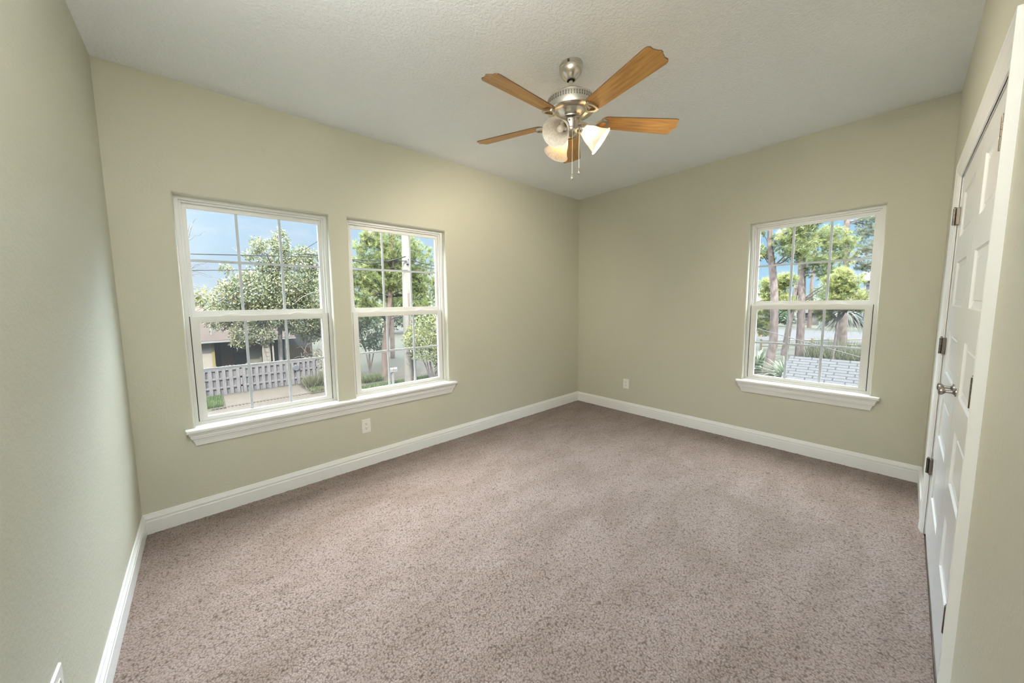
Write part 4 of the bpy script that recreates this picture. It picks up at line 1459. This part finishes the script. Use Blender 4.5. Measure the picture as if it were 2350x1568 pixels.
# ---- pale shingle roof under the single window
ob = empty('outbuilding', (10.5, -3.2, GZ))
tag(ob, 'low building with pale shingle roof just under the single window', 'building')
RX0, RX1, RZ1, SL = 8.4, 11.9, -0.62, 0.47
RY0, RY1 = -9.0, -0.38
RZ0 = RZ1 - SL * (RX1 - RX0)
q = lambda x, y, z: (x - 10.5, y + 3.2, z - GZ)
rf = bpy.data.meshes.new('roof')
vs = [q(RX0, RY0, RZ0), q(RX0, RY1, RZ0), q(RX1, RY1, RZ1), q(RX1, RY0, RZ1), q(2 * RX1 - RX0, RY0, RZ0), q(2 * RX1 - RX0, RY1, RZ0)]
vs += [(a, b, c - 0.06) for a, b, c in vs]
rf.from_pydata(vs, [], [(0, 3, 2, 1), (3, 4, 5, 2), (6, 7, 8, 9), (9, 8, 11, 10), (0, 1, 7, 6), (4, 10, 11, 5), (1, 2, 8, 7), (2, 5, 11, 8), (0, 6, 9, 3), (3, 9, 10, 4)])
uv = rf.uv_layers.new(name='UVMap')
for pl_ in rf.polygons:
    for li in pl_.loop_indices:
        co = rf.vertices[rf.loops[li].vertex_index].co
        uv.data[li].uv = (co.y, co.x * 1.105)
rf.materials.append(M_shingle)
ro = bpy.data.objects.new('roof', rf)
COL.objects.link(ro)
ro.parent = ob
wl = MB().box(q(RX0 + 0.35, RY0 + 0.3, GZ), q(2 * RX1 - RX0 - 0.35, RY1 - 0.3, RZ0 - 0.02))
wl.build('wall', M_whitewall, ob)
gb = MB().add([q(RX0 + .35, RY1 - .3, RZ0 - .02), q(2 * RX1 - RX0 - .35, RY1 - .3, RZ0 - .02), q(RX1, RY1 - .3, RZ1 - .2), q(RX0 + .35, RY1 - .25, RZ0 - .02), q(2 * RX1 - RX0 - .35, RY1 - .25, RZ0 - .02), q(RX1, RY1 - .25, RZ1 - .2)],
              [(0, 1, 2), (3, 5, 4), (0, 3, 4, 1), (1, 4, 5, 2), (2, 5, 3, 0)])
gb.build('gable', M_whitewall, ob)

# ---- pines in the single window
pine('pine_tree', (20.8, 1.92, GZ), [(20.8, 1.95, GZ), (20.8, 1.92, -2.2), (20.8, 1.78, -1.2), (20.8, 1.80, 0.2), (20.8, 1.86, 1.6), (20.8, 2.02, 3.1), (20.8, 2.2, 4.4), (20.8, 2.22, 5.6), (20.8, 2.2, 9)],
     [0.27, 0.24, 0.20, 0.185, 0.18, 0.165, 0.125, 0.12, 0.08],
     [(20.6, 0.75, 5.1, 0.7, 0.55, 0.35), (20.8, 1.2, 4.6, 0.7, 0.45, 0.3), (21, 2.6, 4.0, 0.5, 0.35, 0.5), (20.5, 0.95, 3.9, 0.7, 0.5, 0.22), (20.8, 0.5, 5.6, 0.8, 0.7, 0.4), (21, 2.8, 5.3, 0.5, 0.4, 0.5), (20.8, 1.2, 4.4, 0.8, 1.1, 1.2)], 620,
     'crooked pine trunk, nearest one in the single window', limbs=12)
pine('pine_tree', (31, 2.25, GZ), [(31, 2.12, GZ), (31, 2.12, -1.0), (31, 2.17, 1.2), (31, 2.28, 3.3), (31, 2.38, 5.2), (31, 2.45, 8.5)], [0.26, 0.235, 0.22, 0.24, 0.20, 0.12],
     [(31, 1.0, 6.0, 1.0, 1.1, 0.5), (31, 0.4, 5.2, 0.9, 0.9, 0.3), (31, 2.6, 6.6, 1, 0.8, 0.5), (31, 1.2, 4.0, 0.9, 0.8, 0.3), (31, 0.7, 3.0, 0.9, 0.9, 0.35), (30.6, 2.3, 5.2, 0.4, 0.4, 0.9), (31, 0.2, 2.0, 1, 1.0, 0.5), (31, 1.0, 4.6, 1.2, 1.7, 2.0)], 1200,
     'double stemmed pine trunk in the middle of the single window', limbs=16,
     extra=[([(31, 3.0, GZ), (31, 2.85, -1.2), (31, 2.68, 1.0), (31, 2.46, 2.6), (31, 2.3, 3.5)], [0.22, 0.19, 0.17, 0.16, 0.15])])
pine('pine_tree', (37, 0.38, GZ), [(37, 0.36, GZ), (37, 0.38, -1.5), (37, 0.42, 1.2), (37, 0.50, 4.3), (37, 0.63, 7.5), (37, 0.7, 10)], [0.36, 0.30, 0.20, 0.18, 0.185, 0.13],
     [(37, -0.7, 6.6, 1.0, 0.9, 0.35), (37, -1.0, 5.2, 1.0, 0.8, 0.3), (37, -0.9, 7.6, 1.0, 1.0, 0.4), (37, 1.7, 6.2, 0.9, 0.8, 0.4), (37, -0.6, 3.8, 0.9, 0.7, 0.25), (37, 1.6, 5.0, 0.9, 0.6, 0.3), (37, -0.8, 5.6, 1.2, 1.4, 2.4)], 950,
     'straight grey pine trunk on the closet side of the single window', cols=[(0.34, 0.42, 0.28), (0.44, 0.50, 0.34), (0.26, 0.32, 0.22)], limbs=20)
pine('young_pine', (26, 2.75, GZ), [(26, 2.75, GZ), (26, 2.7, 0), (26, 2.8, 2.0), (26, 2.8, 3.2)], [0.07, 0.055, 0.04, 0.015],
     [(26, 2.8, 1.3, 0.8, 0.95, 0.9), (26, 2.9, 2.3, 0.7, 0.9, 0.7), (26, 2.3, 2.6, 0.5, 0.55, 0.5), (26, 3.4, 0.2, 0.6, 0.6, 0.8), (26, 2.0, 0.9, 0.5, 0.4, 0.5), (26, 3.3, -0.6, 0.5, 0.5, 0.6)], 1000,
     'bright yellow green young pine left in the single window', cols=G_LIME, limbs=10)
pine('young_pine', (26, -0.35, GZ), [(26, -0.15, GZ), (26, -0.25, 0), (26, -0.35, 2.0), (26, -0.35, 3.3)], [0.06, 0.05, 0.04, 0.015],
     [(26, -0.45, 1.3, 0.8, 1.05, 0.85), (26, -0.35, 2.3, 0.7, 0.9, 0.7), (26, 0.4, 0.7, 0.5, 0.5, 0.45), (26, -1.0, 1.0, 0.5, 0.5, 0.5), (26, -0.3, 2.9, 0.35, 0.3, 0.4), (26, 0.3, 0.2, 0.4, 0.4, 0.3)], 1000,
     'bright yellow green young pine before the straight grey trunk', cols=G_LIME, limbs=10)
pine('far_pine', (66, 6.2, GZ), [(66, 6.2, GZ), (66, 6.2, -0.5), (66, 6.25, 3.0), (66, 6.2, 9)], [0.26, 0.22, 0.2, 0.12],
     [(66, 5.0, 2.2, 1.5, 1.6, 0.9), (66, 7.2, 1.2, 1.4, 1.3, 0.8), (66, 4.6, 0.6, 1.2, 1.1, 0.7)], 300, 'slim far pine standing in front of the tan carport house', L=0.4, cols=G_MID, bark=M_bark_red)

# ---- small things around the road
def fronds(name, base, n, length, cols, label, cat, droop=0.5, width=0.05, upz=0.9, trunk=None, k=0.18):
    r = tree_root(name, base, label, cat)
    vs, fs, cs = [], [], []
    top = Vector((0, 0, trunk[0] if trunk else 0.0))
    for i in range(n):
        a = random.uniform(0, 2 * PI)
        el = random.uniform(0.15, 1.25) * upz
        d = Vector((math.cos(a) * math.cos(el), math.sin(a) * math.cos(el), math.sin(el)))
        s = Vector((-math.sin(a), math.cos(a), 0))
        L = length * random.uniform(0.7, 1.1)
        c = pick(cols, 1)[0] * k
        base_i = len(vs)
        for j in range(5):
            t = j / 4
            p = top + d * (L * t) - Vector((0, 0, droop * L * t * t))
            w = width * (1 - t) ** 0.7 + 0.003
            vs += [p - s * w, p + s * w]
            cs += [c, c]
            if j:
                b = base_i + 2 * j
                fs.append((b - 2, b - 1, b + 1, b))
    o = np_mesh('fronds', np.array([tuple(v) for v in vs]), np.array(fs), M_leaf, r, np.array(cs))
    o['kind'] = 'stuff'
    if trunk:
        MB().tube([(0, 0, 0), (0.05, 0, trunk[0] * 0.5), (0, 0, trunk[0])], [trunk[1], trunk[1] * 0.9, trunk[1] * 1.1], 10).build('trunk', M_bark, r, smooth=True)
    return r


fronds('palmetto', (22.4, 2.75, GZ), 230, 2.5, [(0.44, 0.56, 0.34), (0.54, 0.64, 0.44), (0.36, 0.48, 0.28)], 'spiky green palmetto at the left corner of the single window', 'palmetto', 0.40, 0.05, 1.05)
fronds('palmetto', (20.0, 1.0, GZ), 230, 2.2, [(0.50, 0.60, 0.40), (0.62, 0.70, 0.52), (0.40, 0.52, 0.32)], 'spiky green palmetto between crooked pine and shingle roof', 'palmetto', 0.42, 0.05, 1.05)
pm = fronds('palm_tree', (43.2, 0.85, GZ), 520, 2.1, [(0.10, 0.14, 0.09), (0.15, 0.19, 0.12), (0.26, 0.24, 0.15)], 'dark drooping palm behind the straight grey trunk', 'palm tree', 0.95, 0.13, 0.7, (2.75, 0.26), k=0.10)
hy = empty('fire_hydrant', (47.0, 8.0, GZ))
tag(hy, 'orange fire hydrant by the road, left edge of the single window', 'fire hydrant')
MB().lathe([(0, 0), (0.20, 0), (0.20, 0.05), (0.13, 0.06), (0.13, 0.50), (0.18, 0.52), (0.18, 0.57), (0.13, 0.62), (0.07, 0.74), (0.04, 0.80), (0, 0.82)], 20).build('barrel', M_orange, hy, smooth=True)
for s in (-1, 1):
    MB().lathe([(0, 0), (0.08, 0), (0.08, 0.14), (0, 0.14)], 14, (0, s * 0.11, 0.42), axis=(0, s, 0)).build('nozzle', M_orange, hy)
MB().lathe([(0, 0), (0.10, 0), (0.10, 0.14), (0, 0.14)], 14, (-0.11, 0, 0.38), axis=(-1, 0, 0)).build('pumper_nozzle', M_orange, hy)

rfn = empty('rail_fence', (36, 2.0, GZ))
tag(rfn, 'low yellowish wooden rail fence before the asphalt road', 'fence')
A, B = Vector((33.5, 5.0, 0)), Vector((43.5, -3.5, 0))
nr = 6
P = [A.lerp(B, i / nr) - Vector((36, 2.0, 0)) for i in range(nr + 1)]
for p in P:
    MB().box((p.x - 0.07, p.y - 0.07, 0), (p.x + 0.07, p.y + 0.07, 0.95)).build('post', M_railw, rfn, bevel=0.01)
for z in (0.32, 0.78):
    for a, b in zip(P[:-1], P[1:]):
        MB().tube([a + Vector((0, 0, z)), b + Vector((0, 0, z))], 0.055, 6).build('rail', M_railw, rfn)

sg = empty('road_sign', (62.6, 4.55, GZ))
tag(sg, 'small white upright marker on the grass across the road', 'sign')
MB().tube([(0, 0, 0), (0, 0, 1.0)], 0.05, 8).build('post', M_steel, sg)
MB().box((-0.10, -0.22, 0.25), (-0.06, 0.22, 1.75)).build('board', M_sign, sg)

def block_house(name, x, y0, y1, z1, ridge, wallm, roofm, label, wins, depth=8):
    r = empty(name, (x, (y0 + y1) / 2, GZ))
    tag(r, label, 'house')
    cy = (y0 + y1) / 2
    MB().box((0, y0 - cy, 0), (depth, y1 - cy, z1 - GZ)).build('wall', wallm, r)
    e = z1 - GZ
    rr = MB().add([(-0.5, y0 - cy - .4, e - .05), (-0.5, y1 - cy + .4, e - .05), (depth / 2, y1 - cy + .4, e + ridge), (depth / 2, y0 - cy - .4, e + ridge), (depth + .5, y0 - cy - .4, e - .05), (depth + .5, y1 - cy + .4, e - .05)],
                  [(0, 1, 2, 3), (3, 2, 5, 4), (0, 3, 4), (1, 5, 2), (0, 4, 5, 1)])
    rr.build('roof', roofm, r)
    for (wy, wz, ww, wh) in wins:
        f = MB()
        for (a0, a1, b0, b1) in ((-ww / 2 - .1, ww / 2 + .1, wh / 2, wh / 2 + .1), (-ww / 2 - .1, ww / 2 + .1, -wh / 2 - .1, -wh / 2), (-ww / 2 - .1, -ww / 2, -wh / 2, wh / 2), (ww / 2, ww / 2 + .1, -wh / 2, wh / 2), (-.03, .03, -wh / 2, wh / 2), (-ww / 2, ww / 2, -.03, .03)):
            f.box((-0.06, wy - cy + a0, wz - GZ + b0), (0.0, wy - cy + a1, wz - GZ + b1))
        fo = f.build('window', M_whitewall, r)
        MB().box((-0.03, wy - cy - ww / 2, wz - GZ - wh / 2), (0.0, wy - cy + ww / 2, wz - GZ + wh / 2)).build('pane', M_pane, fo)
    return r


block_house('white_house', 72, -9, 1.35, 3.9, 1.6, M_whitewall, M_tanroof, 'tall white house across the road, behind the straight grey trunk', [(0.75, 2.5, 0.7, 1.5), (-0.3, 2.5, 0.7, 1.5), (0.75, -0.8, 0.8, 1.5), (-0.4, -0.8, 0.8, 1.5)])
block_house('tan_house', 76, 4.6, 9.2, -1.0, 1.4, M_tan, M_tanroof, 'low tan house across the road behind the slim far pine', [(7.6, -2.0, 0.9, 0.9), (5.6, -2.0, 0.9, 0.9)])
block_house('cream_house', 80, 10.6, 17.5, 1.15, 1.0, M_whitewall, M_tan, 'cream house across the road behind the crooked pine', [(11.2, -0.2, 0.9, 1.2), (13, -0.2, 0.9, 1.2)])
bush('far_shrub', (68, 10.6, GZ), [(68, 10.2, -1.2, 1.2, 1.5, 1.3), (68, 9.2, -1.7, 0.9, 1.0, 0.9)], 900, 0.45, 0.22, [(0.30, 0.50, 0.26), (0.40, 0.58, 0.32)], 'rounded green shrub across the road left of the trunks')
bush('far_shrub', (44.5, 9.6, GZ), [(44.5, 9.3, -0.2, 1.0, 1.4, 1.9), (44.5, 8.5, -1.2, 0.8, 0.8, 1.0), (44.5, 10.5, 0.8, 1.0, 1.2, 1.4)], 1500, 0.32, 0.13, G_LIME, 'yellow green shrub behind the fire hydrant')
for i, (x, y, h, w, lb) in enumerate(((90, -1.0, 6.0, 5.0, 'hazy green tree rising behind the white house'), (94, 9.0, 5.6, 5.0, 'hazy green tree behind the tan house roof'),
                                     (98, 19.5, 7.4, 6.0, 'hazy green tree behind the cream house'), (99, -12.0, 7.4, 6.0, 'hazy green tree beyond the white house, closet side'))):
    bush('distant_tree', (x, y, GZ), [(x, y, GZ + h * 0.55, 2.5, w * 0.6, h * 0.42), (x, y - w * 0.4, GZ + h * 0.4, 2, w * 0.4, h * 0.33), (x, y + w * 0.4, GZ + h * 0.4, 2, w * 0.4, h * 0.33)], 1500, 0.7, 0.4,
         [(0.40, 0.48, 0.34), (0.48, 0.55, 0.40), (0.34, 0.42, 0.30)], lb, 'tree', group='trees beyond the far houses')
for i, (x, y, h, w, lb) in enumerate(((-12, 52.0, 5.0, 8.0, 'hazy tree beyond the bungalow roof'), (9.0, 50.0, 5.0, 8.0, 'hazy tree beyond the dark green tree'), (22, 48, 7.0, 9, 'hazy tree far right behind the pines'))):
    bush('distant_tree', (x, y, GZ), [(x, y, GZ + h * 0.55, w * 0.6, 2.5, h * 0.42), (x - w * 0.4, y, GZ + h * 0.4, w * 0.4, 2, h * 0.33), (x + w * 0.4, y, GZ + h * 0.4, w * 0.4, 2, h * 0.33)], 1500, 0.7, 0.4,
         [(0.36, 0.44, 0.28), (0.44, 0.52, 0.34)], lb, 'tree', group='trees beyond the bungalow')
